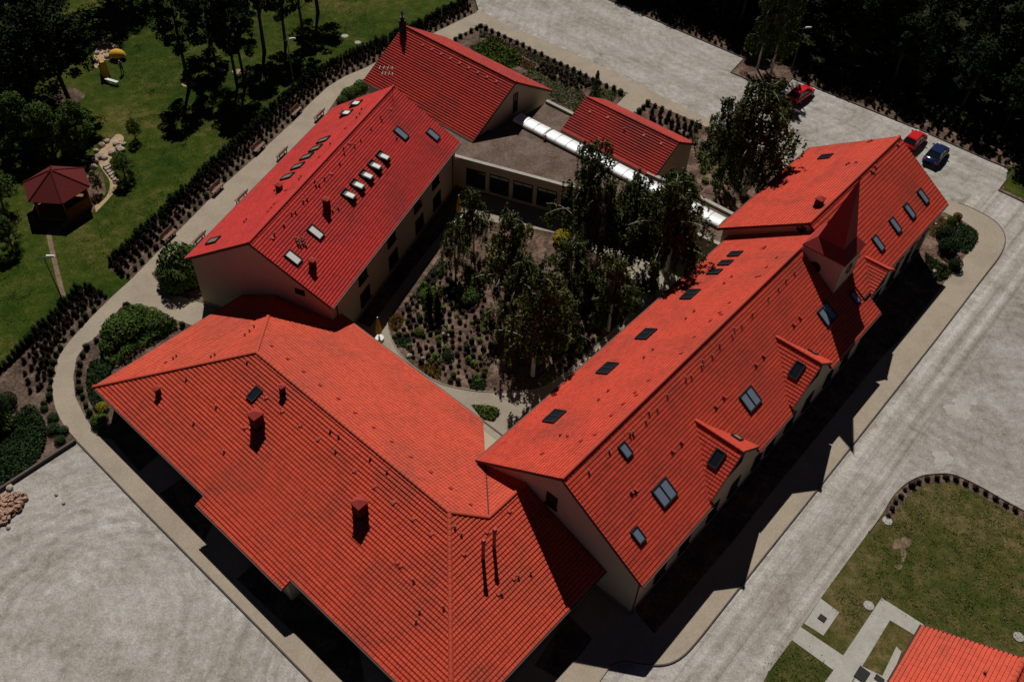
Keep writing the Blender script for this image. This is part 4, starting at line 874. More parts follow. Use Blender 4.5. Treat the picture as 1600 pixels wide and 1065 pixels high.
for i, (px, r) in enumerate((((545, 152), .9), ((556, 146), .9), ((535, 162), .7), ((565, 140), .7))): bush(px, r, 'mid', 'green bush in the gap between crimson wing and far house', group='bushes between the wings')
# groundcover masses
def cover(name, label, cat, poly_px, n, h, leaf, mt, z=.04, seed=0, lump=1.2):
    W_ = gp(poly_px); lo = np.min(W_, 0); hi = np.max(W_, 0); rg = np.random.default_rng(seed); P = []
    ph = rg.uniform(0, 6, 4)
    while len(P) < n:
        p = rg.uniform(lo, hi)
        if not inpoly(p, W_): continue
        hh = h * (.55 + .45 * math.sin(p[0] * lump + ph[0]) * math.sin(p[1] * lump * 1.1 + ph[1])); P.append((p[0], p[1], z + max(.05, hh) * rg.random() ** .6))
    o = link(bpy.data.objects.new(name, leaf_mesh(name, np.array(P), leaf, mt, seed, None, .7, .5))); tag(o, label, cat, None, 'stuff'); return o
cover('juniper_carpet', 'dark green juniper carpet filling the lower left garden corner', 'juniper', smooth_px([(-60, 730), (0, 684), (30, 648), (50, 637), (66, 650), (74, 680), (64, 712), (40, 735), (0, 760), (-60, 800)], 3), 9000, .55, .12, LF_JUN, .04, 1)
cover('mixed_shrubbery', 'irregular green shrub mass filling the bed between curved path and front wing', 'shrubs', smooth_px([(192, 492), (215, 490), (262, 505), (280, 512), (250, 530), (215, 552), (185, 572), (160, 560), (160, 535), (176, 510), (192, 492)], 2)[:-1], 6500, 1.15, .12, LF_MID, .11, 31, 1.7)
cover('low_juniper', 'dark low juniper filling the bed tip between curved path and roof corner', 'juniper', smooth_px([(158, 562), (180, 572), (165, 600), (172, 630), (160, 655), (140, 625), (136, 595), (142, 570), (158, 562)], 2)[:-1], 3200, .5, .11, LF_JUN, .11, 32)
cover('meadow_rows', 'rows of low green bedding plants in the bed behind the far house', 'bedding plants', [(812, 118), (835, 108), (905, 138), (925, 165), (890, 172), (860, 160)], 2600, .3, .11, LF_MID, .12, 2, 3.5)
cover('bright_shrubbery', 'bright green shrub mass behind the far house ridge', 'shrubs', smooth_px([(735, 75), (760, 68), (790, 80), (815, 95), (800, 108), (770, 100), (740, 85)], 2), 2600, 1.0, .15, LF_GRN, .12, 3)
cover('yellow_groundcover', 'yellowish ground cover patch between green beds behind the far house', 'ground cover', smooth_px([(760, 60), (785, 66), (815, 92), (838, 102), (825, 112), (800, 95), (775, 75)], 2), 1500, .3, .11, LF_OCH, .12, 4)
cover('dark_groundcover', 'dark green ground cover along the northern path border', 'ground cover', [(750, 48), (800, 70), (870, 100), (935, 132), (925, 142), (870, 118), (815, 88), (775, 66), (748, 60)], 2600, .3, .11, LF_CON, .12, 5)
cover('green_groundcover', 'green ground cover by the corner of the smallest house', 'ground cover', [(930, 140), (965, 146), (955, 165), (935, 160), (905, 172), (890, 178)], 1200, .35, .11, LF_MID, .12, 6)
cover('juniper_carpet', 'rounded dark green juniper patch at the pavement bend, right', 'juniper', smooth_px([(1498, 350), (1515, 356), (1527, 368), (1522, 384), (1510, 398), (1490, 388), (1485, 370), (1498, 350)], 2)[:-1], 2200, .4, .11, LF_JUN, .12, 7)
cover('juniper_carpet', 'low green juniper strip beside the shaded wall, right', 'juniper', smooth_px([(1445, 396), (1462, 410), (1485, 424), (1478, 436), (1462, 440), (1445, 415), (1445, 396)], 2)[:-1], 1500, .35, .11, LF_BOX, .12, 8)
cover('rock_garden_plants', 'mixed low rock garden plants at the far end of the hall', 'ground cover', smooth_px([(1455, 350), (1475, 340), (1495, 352), (1480, 375), (1460, 372), (1450, 365), (1455, 350)], 2)[:-1], 900, .3, .10, LF_OCH, .12, 9)
for nm, lb, pp, n_, mt_, sd in (('dark_groundcover', 'dark ground cover strip at the courtyard edge facing the crimson wing', [(640, 470), (668, 430), (690, 405), (700, 420), (676, 448), (660, 470)], 1300, LF_JUN, 21), ('ochre_groundcover', 'ochre ground cover patch at the left tip of the courtyard bed', [(606, 505), (618, 492), (632, 498), (628, 512), (612, 518)], 600, LF_OCH, 22),
        ('ochre_groundcover', 'ochre ground cover patch near the front wing eave in the courtyard', [(655, 576), (672, 568), (690, 578), (688, 594), (672, 588)], 600, LF_OCH, 23), ('dark_groundcover', 'dark green ground cover beside the ochre tip of the courtyard bed', [(612, 528), (625, 522), (643, 528), (640, 544), (622, 542)], 600, LF_JUN, 24),
        ('dark_groundcover', 'dark green ground cover at the lower rim of the courtyard bed', [(730, 596), (750, 590), (762, 600), (755, 612), (735, 608)], 500, LF_JUN, 25), ('green_groundcover', 'small green planting in the paved corner by the front wing eave', [(738, 634), (770, 638), (782, 646), (771, 657), (756, 655)], 700, LF_GRN, 26)):
    cover(nm, lb, 'ground cover', pp, n_, .35, .10, mt_, .12, sd)
def tufts(name, label, poly_px, n, mt, z, seed, r=.35, leaf=.07):
    W_ = gp(poly_px); lo = np.min(W_, 0); hi = np.max(W_, 0); rg = np.random.default_rng(seed); P = []; k = 0
    while k < n:
        p = rg.uniform(lo, hi)
        if not inpoly(p, W_): continue
        k += 1; m_ = int(rg.integers(6, 26)); q = rg.normal(0, r * rg.uniform(.3, 1.0), (m_, 2)) + p; P.append(np.column_stack([q, z + .02 + rg.random(m_) * .07]))
    o = link(bpy.data.objects.new(name, leaf_mesh(name, np.concatenate(P), leaf, mt, seed, None, .6, .35))); tag(o, label, 'grass', None, 'stuff')
ISL = [(1392, 800), (1416, 770), (1450, 756), (1490, 758), (1540, 780), (1640, 830), (1660, 1040), (1560, 1010), (1450, 975), (1377, 930), (1330, 985), (1300, 940), (1330, 885)]
tufts('grass_tufts', 'dark green grass tufts scattered over the dry island lawn', ISL, 420, LF_MID, .05, 51); tufts('dry_grass_tufts', 'straw coloured dry tufts scattered over the island lawn', ISL, 260, leafmat('straw', (.12, .10, .04), (.26, .20, .09)), .05, 52)
tufts('grass_tufts', 'grass tufts on the small lawn left of the concrete path', [(1235, 1006), (1298, 1048), (1250, 1100), (1190, 1070)], 60, LF_MID, .05, 53)
tufts('lawn_tufts', 'coarser grass tufts scattered across the park lawn', [(0, 380), (60, 420), (160, 420), (320, 262), (440, 150), (600, 60), (560, 0), (190, 0), (210, 150), (160, 330), (0, 560)], 900, LF_MID, .012, 54, .6, .08)
# border balls of the northern beds
for p in resample(offset_line(gp([(709, 63), (751, 42)]), -.25), .95, .03): place(BOX, p, .11, 1.0, 'small dark ball shrub at the corner bed behind the far house', 'shrub', 'ball shrubs of the corner bed', 'border_ball_shrub')
for p in resample(offset_line(gp([(752, 42), (800, 63), (960, 141), (978, 149)]), -.3), 1.0, .03): place(BOX, p, .11, 1.05, 'small dark ball shrub in the straight row along the northern path', 'shrub', 'ball shrubs of the northern path', 'border_ball_shrub')
for p in resample(offset_line(gp([(988, 182), (1012, 162), (1072, 187), (1150, 224), (1218, 256)]), -.3), 1.0, .03): place(BOX, p, .11, 1.05, 'small dark ball shrub along the path beside the weeping birches', 'shrub', 'ball shrubs by the birches', 'border_ball_shrub')
for p in scatter([(1020, 175), (1090, 205), (1080, 225), (1010, 190)], 34, .7): place(HEAUP, p, .11, .9, 'dark upright heather in the bed between smallest house and path', 'heather', 'heathers behind the smallest house', 'bed_heather')
for p in scatter([(1090, 235), (1140, 240), (1200, 262), (1160, 300), (1100, 290)], 30, .9): place(GRN, p, .11, 1.5, 'low green plant on brown mulch under the weeping birches', 'plant', 'plants under the birches', 'bedding_plant')
for p in scatter([(845, 100), (925, 135), (905, 142), (835, 112)], 40, .55): place(HEA, p, .11, .8, 'dark clump plant in the bed rows behind the far house', 'plant', 'clumps behind the far house', 'heather_clump')
# courtyard planting
TREES_CY = [(832, 586), (905, 392), (952, 516), (1030, 446), (796, 470), (880, 470), (925, 470), (862, 540), (745, 395), (1015, 420), (800, 555), (985, 405)]
avoid = [(*G(p)[:2], .5) for p in TREES_CY] + [(*G((672, 470))[:2], 1.0)]
for p in scatter([(612, 505), (650, 455), (690, 420), (720, 440), (760, 470), (770, 520), (760, 600), (700, 598), (640, 562)], 190, .56, avoid) + scatter([(856, 500), (900, 480), (960, 440), (985, 475), (950, 520), (880, 585), (845, 595)], 90, .5, avoid): 
    k_ = rng.random()
    if k_ < .68: place(HEA, p, .11, rng.uniform(.42, .8), 'dark reddish heather clump on the brown courtyard mulch', 'heather', 'heather clumps of the courtyard', 'courtyard_heather')
    elif k_ < .86: place(BOX, p, .11, rng.uniform(.6, 1.1), 'small dark green shrub among courtyard heathers', 'shrub', 'green shrubs of the courtyard', 'courtyard_shrub')
    else: place(GRN, p, .11, rng.uniform(.8, 1.5), 'small light green plant among courtyard heathers', 'plant', 'light green plants of the courtyard', 'courtyard_plant')
for px in ((866, 507), (862, 520), (866, 530), (877, 520), (850, 520), (876, 508), (932, 492), (935, 485)): place(BOX, G(px)[:2], .11, 1.6, 'clipped green ball among courtyard heathers below the birches', 'shrub', 'clipped balls of the courtyard', 'clipped_ball')
for px in ((671, 490), (684, 492)): place([column_me('columnar_conifer', .35, 2.6, 260, .12, LF_CON, 171)], G(px)[:2], .1, 1.0, 'slender dark columnar conifer in the left courtyard bed', 'conifer', 'pair of columnar conifers', 'columnar_conifer')
for px, r, k, lb in (((669, 468), .9, 'bright', 'bright green low pine bush behind the columnar conifers'), ((880, 380), 1.2, 'yel', 'large yellow-green bush at the far side of the courtyard'), ((786, 415), 1.0, 'yel', 'yellow bush glowing between courtyard birches'), ((900, 392), 1.3, 'mid', 'dark green bush beside the far courtyard path'), ((655, 522), .5, 'bright', 'small light green bush in the front of the courtyard bed'), ((730, 470), .8, 'mid', 'medium green bush in the shaded middle of the courtyard'), ((700, 560), .5, 'dark', 'little dark conifer bush on open courtyard mulch'), ((1010, 452), .9, 'jun', 'grey-green spreading bush on the pale patch by the red roof')):
    bush(px, r, k, lb)
sheet('sunlit_paving_patch', smooth_px([(976, 440), (990, 432), (1000, 450), (1015, 465), (1012, 480), (996, 482), (984, 462), (976, 440)], 2)[:-1], 0.118, CONC)  # sunlit bit of paving, its light put into a paler sheet
# left garden shrubs
for px, r, k, lb in (((12, 632), 1.0, 'dark', 'dark spreading conifer at the left edge above the juniper carpet'), ((5, 668), 1.1, 'mid', 'green bush at the left edge beside the juniper carpet'), ((84, 655), .45, 'jun', 'small green cushion plant nearest the path bend'), ((85, 672), .55, 'jun', 'middle green cushion plant in the strip by the path bend'), ((100, 675), .45, 'jun', 'green cushion plant touching the path below the bend'), ((95, 690), .4, 'jun', 'lowest green cushion plant above the gravel yard corner'), ((70, 640), .4, 'jun', 'topmost green cushion plant below the heather rows')): bush(px, r, k, lb, .04)
for px, r, k, lb in (((1473, 372), .9, 'dark', 'dark upright conifer bush in the bed at the hall corner'), ((1478, 395), 1.0, 'dark', 'broad dark conifer bush shading the bed beside the pavement'), ((1485, 350), .6, 'mid', 'leafy shrub in the rock garden at the hall corner'), ((1494, 343), .5, 'och', 'reddish low shrub at the far bed corner'), ((1490, 420), .6, 'dark', 'dark low shrub overhanging the right pavement')): bush(px, r, k, lb, .11, 1.3)
# ------------------------------------------------------------------ trees
def birch(seed, h=12.0, spread=2.6, droop=1.05, leaf=.135, lm=None):
    rg = np.random.default_rng(seed); tr = MB(); pts = [(0, 0, -.1)]; n = 8; ang = rg.uniform(0, 6.28)
    for i in range(1, n + 1): f = i / n; pts.append((.35 * math.sin(f * 2.2 + ang) * f, .35 * math.cos(f * 1.8 + ang) * f, h * f))
    rad = [.17 * (1 - .88 * i / n) + .012 for i in range(n + 1)]; tr.tube(pts, rad, 7)
    P = []; O = []; T = []
    for j in range(26):
        f = .26 + .70 * (j / 25) ** .9; k = f * n; i = min(int(k), n - 1); b = np.array(pts[i]) + (np.array(pts[i + 1]) - np.array(pts[i])) * (k - i); a = j * 2.4 + rg.uniform(-.4, .4)
        L = spread * (1.12 - f) * rg.uniform(.75, 1.25) + .5; d = np.array([math.cos(a), math.sin(a), 0]); lp = []
        for q in np.linspace(0, 1, 6): lp.append(b + d * L * q + np.array([0, 0, L * (.95 * q - .75 * q * q)]))
        tr.tube([tuple(p) for p in lp], [.04 * (1 - .85 * q) * (1.2 - f) + .006 for q in np.linspace(0, 1, 6)], 4)
        for q in range(int(12 + 12 * (1 - f))):
            t = rg.uniform(.2, 1.0); m_ = t * 5; i2 = min(int(m_), 4); s0 = lp[i2] + (lp[i2 + 1] - lp[i2]) * (m_ - i2) + rg.normal(0, .18, 3); ln_ = droop * rg.uniform(.5, 2.3) * (1.15 - .5 * f); nl = int(ln_ * 14) + 4; sw = rg.normal(0, .12, 2)
            z = np.linspace(0, 1, nl)
            P.append(np.stack([s0[0] + sw[0] * z + d[0] * .35 * z * (1 - z) + rg.normal(0, .07, nl), s0[1] + sw[1] * z + d[1] * .35 * z * (1 - z) + rg.normal(0, .07, nl), s0[2] - ln_ * z], 1)); T.append(np.full(nl, rg.uniform(.05, .9)))
    P = np.concatenate(P); T = np.concatenate(T); keep = P[:, 2] > 1.0
    return tr.me('trunk', BARKW), leaf_mesh('crown', P[keep], leaf, lm or LF_BIRCH, seed, None, .25, .55, None, T[keep])
def broad(seed, h=11.0, r=3.0, base=.35, n=80, per=95, leaf=.16, mt=None, bark=None):
    rg = np.random.default_rng(seed); tr = MB(); top = (rg.normal(0, .3), rg.normal(0, .3), h * .85); mid = (rg.normal(0, .2), rg.normal(0, .2), h * .45)
    tr.tube([(0, 0, -.1), mid, top], [.22, .14, .04], 7); P = []; O = []; T = []
    for j in range(n):
        z = base + (1 - base) * rg.random() ** .85; f = (z - base) / (1 - base); rr = r * math.sqrt(max(.05, 1 - (2 * f - .75) ** 2 / 1.7)) * rg.uniform(.35, 1.0) ** .6; a = rg.uniform(0, 6.28); c = np.array([rr * math.cos(a), rr * math.sin(a), z * h])
        if j < 14: tr.tube([tuple(np.array(mid) * (1 - .3 * rg.random())), tuple(c)], [.06, .015], 4)
        q, d = blob_pts(rg, c, np.array([.75, .75, .5]) * rg.uniform(.7, 1.4) * r / 3, per, .3); P.append(q); O.append(d); T.append(np.full(per, rg.uniform(.1, .9)))
    return tr.me('trunk', bark or BARK), leaf_mesh('crown', np.concatenate(P), leaf, mt or LF_DARK, seed, np.concatenate(O), .35, .6, None, np.concatenate(T))
def spruce(seed, h=12.0, r=2.3, mt=None, n=4200):
    rg = np.random.default_rng(seed); tr = MB(); tr.tube([(0, 0, -.1), (0, 0, h * .97)], [.2, .02], 7); P = []
    tiers = int(h * 2.2)
    for t in range(tiers):
        f = (t + .5) / tiers; z = h * (.08 + .92 * f); R_t = r * (1 - f) ** .85 + .08
        for b in range(7):
            a = b * .9 + t * .7 + rg.uniform(-.2, .2); m_ = max(6, int(n / tiers / 7)); q = rg.random(m_) ** .7
            P.append(np.stack([np.cos(a) * R_t * q + rg.normal(0, .1, m_), np.sin(a) * R_t * q + rg.normal(0, .1, m_), z - .35 * R_t * q + rg.normal(0, .07, m_)], 1))
    return tr.me('trunk', BARK), leaf_mesh('crown', np.concatenate(P), .17, mt or LF_CON, seed, None, .5, .4)
BIR = [birch(201, 12, 3.2), birch(202, 12, 3.6), birch(203, 12, 2.8), birch(204, 12, 4.6, 1.35)]
BRO = [broad(211), broad(212, 11, 2.6, .3), broad(213, 11, 3.4, .25)]
BROM = [broad(221, 9, 2.8, .15, 80, 95, .15, LF_MID), broad(222, 9, 3.0, .2, 80, 95, .15, LF_MID)]
PIN = [broad(231, 11, 2.0, .42, 70, 95, .15, LF_CON), broad(232, 11, 2.3, .35, 70, 95, .15, LF_CON)]
SPR = [spruce(241), spruce(242, 12, 2.8)]
def tree(kind, i, px, h, label, name, sx=1.0, group=None, xy=None, h0=None):
    t, c = kind[i % len(kind)]; p = G(px)[:2] if xy is None else xy; k = h / (h0 or {id(BIR): 12, id(BRO): 11, id(BROM): 9, id(PIN): 11, id(SPR): 12}[id(kind)])
    r = empty(name, (p[0], p[1], 0.0), rng.uniform(0, 6.28)); r.scale = (k * sx, k * sx, k); tag(r, label, 'tree', group)
    link(bpy.data.objects.new('trunk', t), r); link(bpy.data.objects.new('crown', c), r); return r
for i, (px, h, sx, lb) in enumerate([((832, 588), 12.5, .95, 'tall dark birch at the front of the courtyard, nearest the paving'), ((905, 400), 13.5, .8, 'slender pale-topped birch rising in front of the smallest house'), ((950, 518), 9.0, 1.05, 'drooping birch leaning toward the chapel wing eave'), ((1018, 452), 13.0, 1.0, 'tall birch overhanging the silver vaults in front of chapel wing'),
        ((790, 478), 11.0, .95, 'birch in the courtyard middle before the connecting hall'), ((885, 478), 8.5, 1.05, 'full green birch in the right half of the courtyard'), ((740, 398), 8.0, .9, 'leafy birch by the yellow closed parasol near the far corner'), ((862, 548), 8.5, .9, 'double-stemmed birch in the lower right of the courtyard'), ((975, 415), 11.0, .95, 'dark birch between far courtyard path and connecting hall'), ((712, 430), 6.5, .9, 'small leafy birch by the courtyard edge facing the crimson wing'), ((1040, 425), 12.0, 1.0, 'birch closest to the hall gable beside the silver vaults'), ((812, 520), 9.0, 1.0, 'birch left of the tallest courtyard birch'), ((930, 430), 11.0, .9, 'birch beside the yellow-green bush at the far courtyard path')]):
    tree(BIR, i, px, h, lb, 'birch_tree', sx * 1.12)
tree(BIR, 3, (1122, 306), 11.5, 'left weeping birch of the pair behind the hall', 'birch_tree', 1.15); tree(BIR, 3, (1162, 306), 13.5, 'right weeping birch of the pair behind the hall', 'birch_tree', 1.25)
tree(BIR, 2, (1183, 108), 12.0, 'white-stemmed birch on the car park island, left of two', 'birch_tree', .8); tree(BIR, 0, (1203, 118), 12.5, 'white-stemmed birch on the car park island, right of two', 'birch_tree', .8)
tree(SPR, 0, (928, 166), 4.6, 'small dark spruce by the corner of the smallest house', 'spruce_tree', 1.05)
# park trees, upper left
for i, (px, h, sx, lb) in enumerate([((296, 136), 11, .95, 'park pine with bare stem and long lawn shadow, leftmost of the stand'), ((341, 118), 9.5, .9, 'park pine on a sandy patch left of the twin stems'), ((371, 136), 10.5, .85, 'left stem of the twin park pines'), ((383, 134), 10.5, .8, 'right stem of the twin park pines'), ((413, 80), 11, 1.0, 'dense park pine above the twin stems'), ((446, 70), 10, .9, 'park pine behind the lamp post'), ((475, 62), 10, .9, 'park pine right of the lamp post'), ((497, 20), 11, 1.0, 'farthest park pine at the top edge'), ((330, 60), 12, 1.0, 'tall park pine at the top edge behind the stand')]):
    tree(PIN, i, px, h * 1.12, lb, 'pine_tree', sx * 1.05)
for i, (px, h, sx, lb) in enumerate([((113, 168), 12.5, 1.15, 'large dark tree with visible stem shading the lawn'), ((60, 120), 13, 1.1, 'dark tree left of the play area'), ((10, 190), 12, 1.0, 'dark tree at the left edge above the gazebo'), ((20, 60), 14, 1.2, 'dark tree in the upper left corner'), ((80, 45), 14, 1.15, 'tall dark tree behind the play area'), ((170, 5), 13, 1.2, 'dark tree casting the black shade at the top edge'), ((215, -25), 13, 1.1, 'dark tree beyond the top edge, right of the shade')]):
    tree(BRO, i, px, h, lb, 'park_tree', sx)
for i, (px, h, sx, lb) in enumerate([((88, 250), 6.5, 1.0, 'green leafy tree right behind the gazebo'), ((130, 235), 5.5, 1.0, 'light green leafy tree left of the sand path'), ((45, 235), 6.5, 1.0, 'green leafy tree left behind the gazebo'), ((8, 330), 5.0, 1.0, 'green tree at the left edge beside the gazebo'), ((20, 388), 3.5, 1.0, 'low green tree below the gazebo at the left edge')]):
    tree(BROM, i, px, h, lb, 'leafy_tree', sx)
tree(BROM, 0, (197, 280), 3.0, 'round bush-like tree beside the stone steps', 'leafy_tree', 1.15); tree(BROM, 1, (213, 219), 2.6, 'single small round-topped tree standing alone on the lawn', 'leafy_tree', .8); tree(BROM, 1, (154, 300), 2.4, 'small dense tree between gazebo and stone steps', 'leafy_tree', .7)
tree(SPR, 1, (12, 655), 4.0, 'dark spruce at the left edge above the juniper', 'spruce_tree', 1.1)
# forest beyond the car park
fl = [np.array(nb[0]), np.array(nb[5]), np.array(nb[9])]
for row, (off_, st) in enumerate(((6.5, 4.6), (11.5, 4.8), (17, 5.2), (23, 5.8))):
    L = offset_line([fl[0] - (fl[1] - fl[0]) / np.linalg.norm(fl[1] - fl[0]) * 2, fl[1], fl[2] + (fl[2] - fl[1]) * .3], off_)
    for j, p in enumerate(resample(L, st, .9)):
        k = (BRO, SPR, PIN)[int(rng.integers(3))]
        tree(k, j + row, None, rng.uniform(11, 16) if row else rng.uniform(9, 13), 'nearly black forest tree standing beyond the car park hedge', 'forest_tree', rng.uniform(.95, 1.25), 'forest beyond the car park', xy=p)
tree(BRO, 1, None, 14, 'dark forest tree throwing its shadow across the car park at the top edge', 'forest_tree', 1.1, xy=G((925, -70))[:2]); tree(BRO, 2, None, 15, 'dark forest tree above the car park corner at the top edge', 'forest_tree', 1.1, xy=G((975, -60))[:2])
# spilled repeats beyond the first 300 of a kind
for nm, L in SPILL.items():
    V = []; F = []; A_ = []; MI = []; mats = None
    for me, xy, z, s in L:
        n = len(me.vertices); co = np.empty(n * 3); me.vertices.foreach_get('co', co); co = co.reshape(-1, 3) * s + np.array([xy[0], xy[1], z]); b = len(V); V += co.tolist(); mats = mats or list(me.materials)
        for p in me.polygons: F.append([i + b for i in p.vertices]); MI.append(p.material_index)
        at = np.empty(len(me.polygons), dtype=np.float32); me.attributes['tilevar'].data.foreach_get('value', at); A_ += at.tolist()
    me2 = bpy.data.meshes.new(nm + '_mass'); me2.from_pydata(V, [], F); [me2.materials.append(q) for q in mats]; me2.polygons.foreach_set('material_index', MI)
    me2.attributes.new('tilevar', 'FLOAT', 'FACE').data.foreach_set('value', np.array(A_, dtype=np.float32)); o = link(bpy.data.objects.new(nm + '_mass', me2)); tag(o, 'further ' + nm.replace('_', ' ') + ' plants continuing the planted rows', 'plants', None, 'stuff')
# ------------------------------------------------------------------ small things
def bench():
    r = empty('bench'); mb = MB(); mb.box(-.9, .9, -.2, .2, .42, .47); mb.build('seat', WOOD, r)
    b = MB(); b.hexa([(-.9, .2, .55), (.9, .2, .55), (.9, .24, .55), (-.9, .24, .55), (-.9, .3, .88), (.9, .3, .88), (.9, .34, .88), (-.9, .34, .88)]); b.build('backrest', WOOD, r)
    for x_ in (-.65, .65):
        l = MB(); l.box(x_ - .04, x_ + .04, -.18, -.12, 0, .42); l.box(x_ - .04, x_ + .04, .14, .22, 0, .6); l.box(x_ - .04, x_ + .04, -.18, .2, .36, .418); l.build('leg', IRON, r)
    return r
b0 = bench(); placed = False
for px, lb, flip in (((266, 373), 'wooden bench nearest the side entrance on the lawn side of the path', 0), ((341, 300), 'second wooden bench from the side entrance on the lawn side', 0), ((406, 236), 'third wooden bench from the side entrance on the lawn side', 0), ((464, 180), 'farthest wooden bench on the lawn side of the path', 0),
                     ((312, 378), 'wooden bench against the crimson wing wall near the leafy bushes', 1), ((378, 313), 'second bench against the crimson wing wall', 1), ((441, 245), 'third bench against the crimson wing wall', 1), ((499, 185), 'farthest bench against the crimson wing wall', 1)):
    o = b0 if not placed else copy_tree(b0); placed = True; p = G(px)[:2]; o.location = (p[0], p[1], .10); o.rotation_euler = (0, 0, (THB if not flip else THB + math.pi)); tag(o, lb, 'bench', 'benches along the left path')
def lamp(px, label, az, z=0.0):
    p = G(px)[:2]; r = empty('street_lamp', (p[0], p[1], z), az); tag(r, label, 'street lamp', 'park lamps')
    m1 = MB(); m1.cone((0, 0, 0), (0, 0, .9), .09, .085, 8); m1.cone((0, 0, .9), (0, 0, 5.7), .06, .045, 8); m1.build('pole', LAMPM, r)
    m2 = MB(); m2.cone((-.7, 0, 5.62), (.55, 0, 5.72), .03, .03, 6); m2.build('arm', LAMPM, r)
    m3 = MB(); m3.hexa([(.2, -.14, 5.74), (.95, -.14, 5.78), (.95, .14, 5.78), (.2, .14, 5.74), (.26, -.09, 5.88), (.88, -.07, 5.88), (.88, .07, 5.88), (.26, .09, 5.88)]); m3.build('lamp_head', LAMPH, r)
lamp((101, 476), 'slim lamp post beside the worn path below the gazebo', .1); lamp((459, 133), 'slim lamp post among the park pines', .3); lamp((1236, 112), 'lamp post with white head at the forest edge of the car park', .1, .05)
def parasol(px, label):
    p = G(px)[:2]; r = empty('closed_parasol', (p[0], p[1], .10)); tag(r, label, 'parasol', 'closed yellow parasols')
    m1 = MB(); m1.cone((0, 0, .1), (0, 0, 2.75), .03, .025, 6); m1.build('pole', ZINC, r)
    m2 = MB(); v = []; N = 14
    for z_, rr in ((.75, .20), (.95, .32), (1.3, .30), (1.9, .2), (2.4, .10), (2.7, .03)):
        for i in range(N): t = 2 * math.pi * i / N; q = rr * (1.0 if i % 2 else .72); v.append((q * math.cos(t), q * math.sin(t), z_))
    m2.add(v, [(k * N + i, k * N + (i + 1) % N, (k + 1) * N + (i + 1) % N, (k + 1) * N + i) for k in range(5) for i in range(N)] + [tuple(range(N - 1, -1, -1)), tuple(range(5 * N, 6 * N))]); m2.build('folded_canopy', YEL, r)
    m3 = MB(); m3.cone((0, 0, 0), (0, 0, .22), .42, .40, 16); m3.cone((0, 0, .22), (0, 0, .45), .09, .08, 8); m3.build('base', WHITE, r)
parasol((593, 531), 'closed yellow parasol on white base just above the front wing eave'); parasol((717, 340), 'closed yellow parasol at the far courtyard corner')
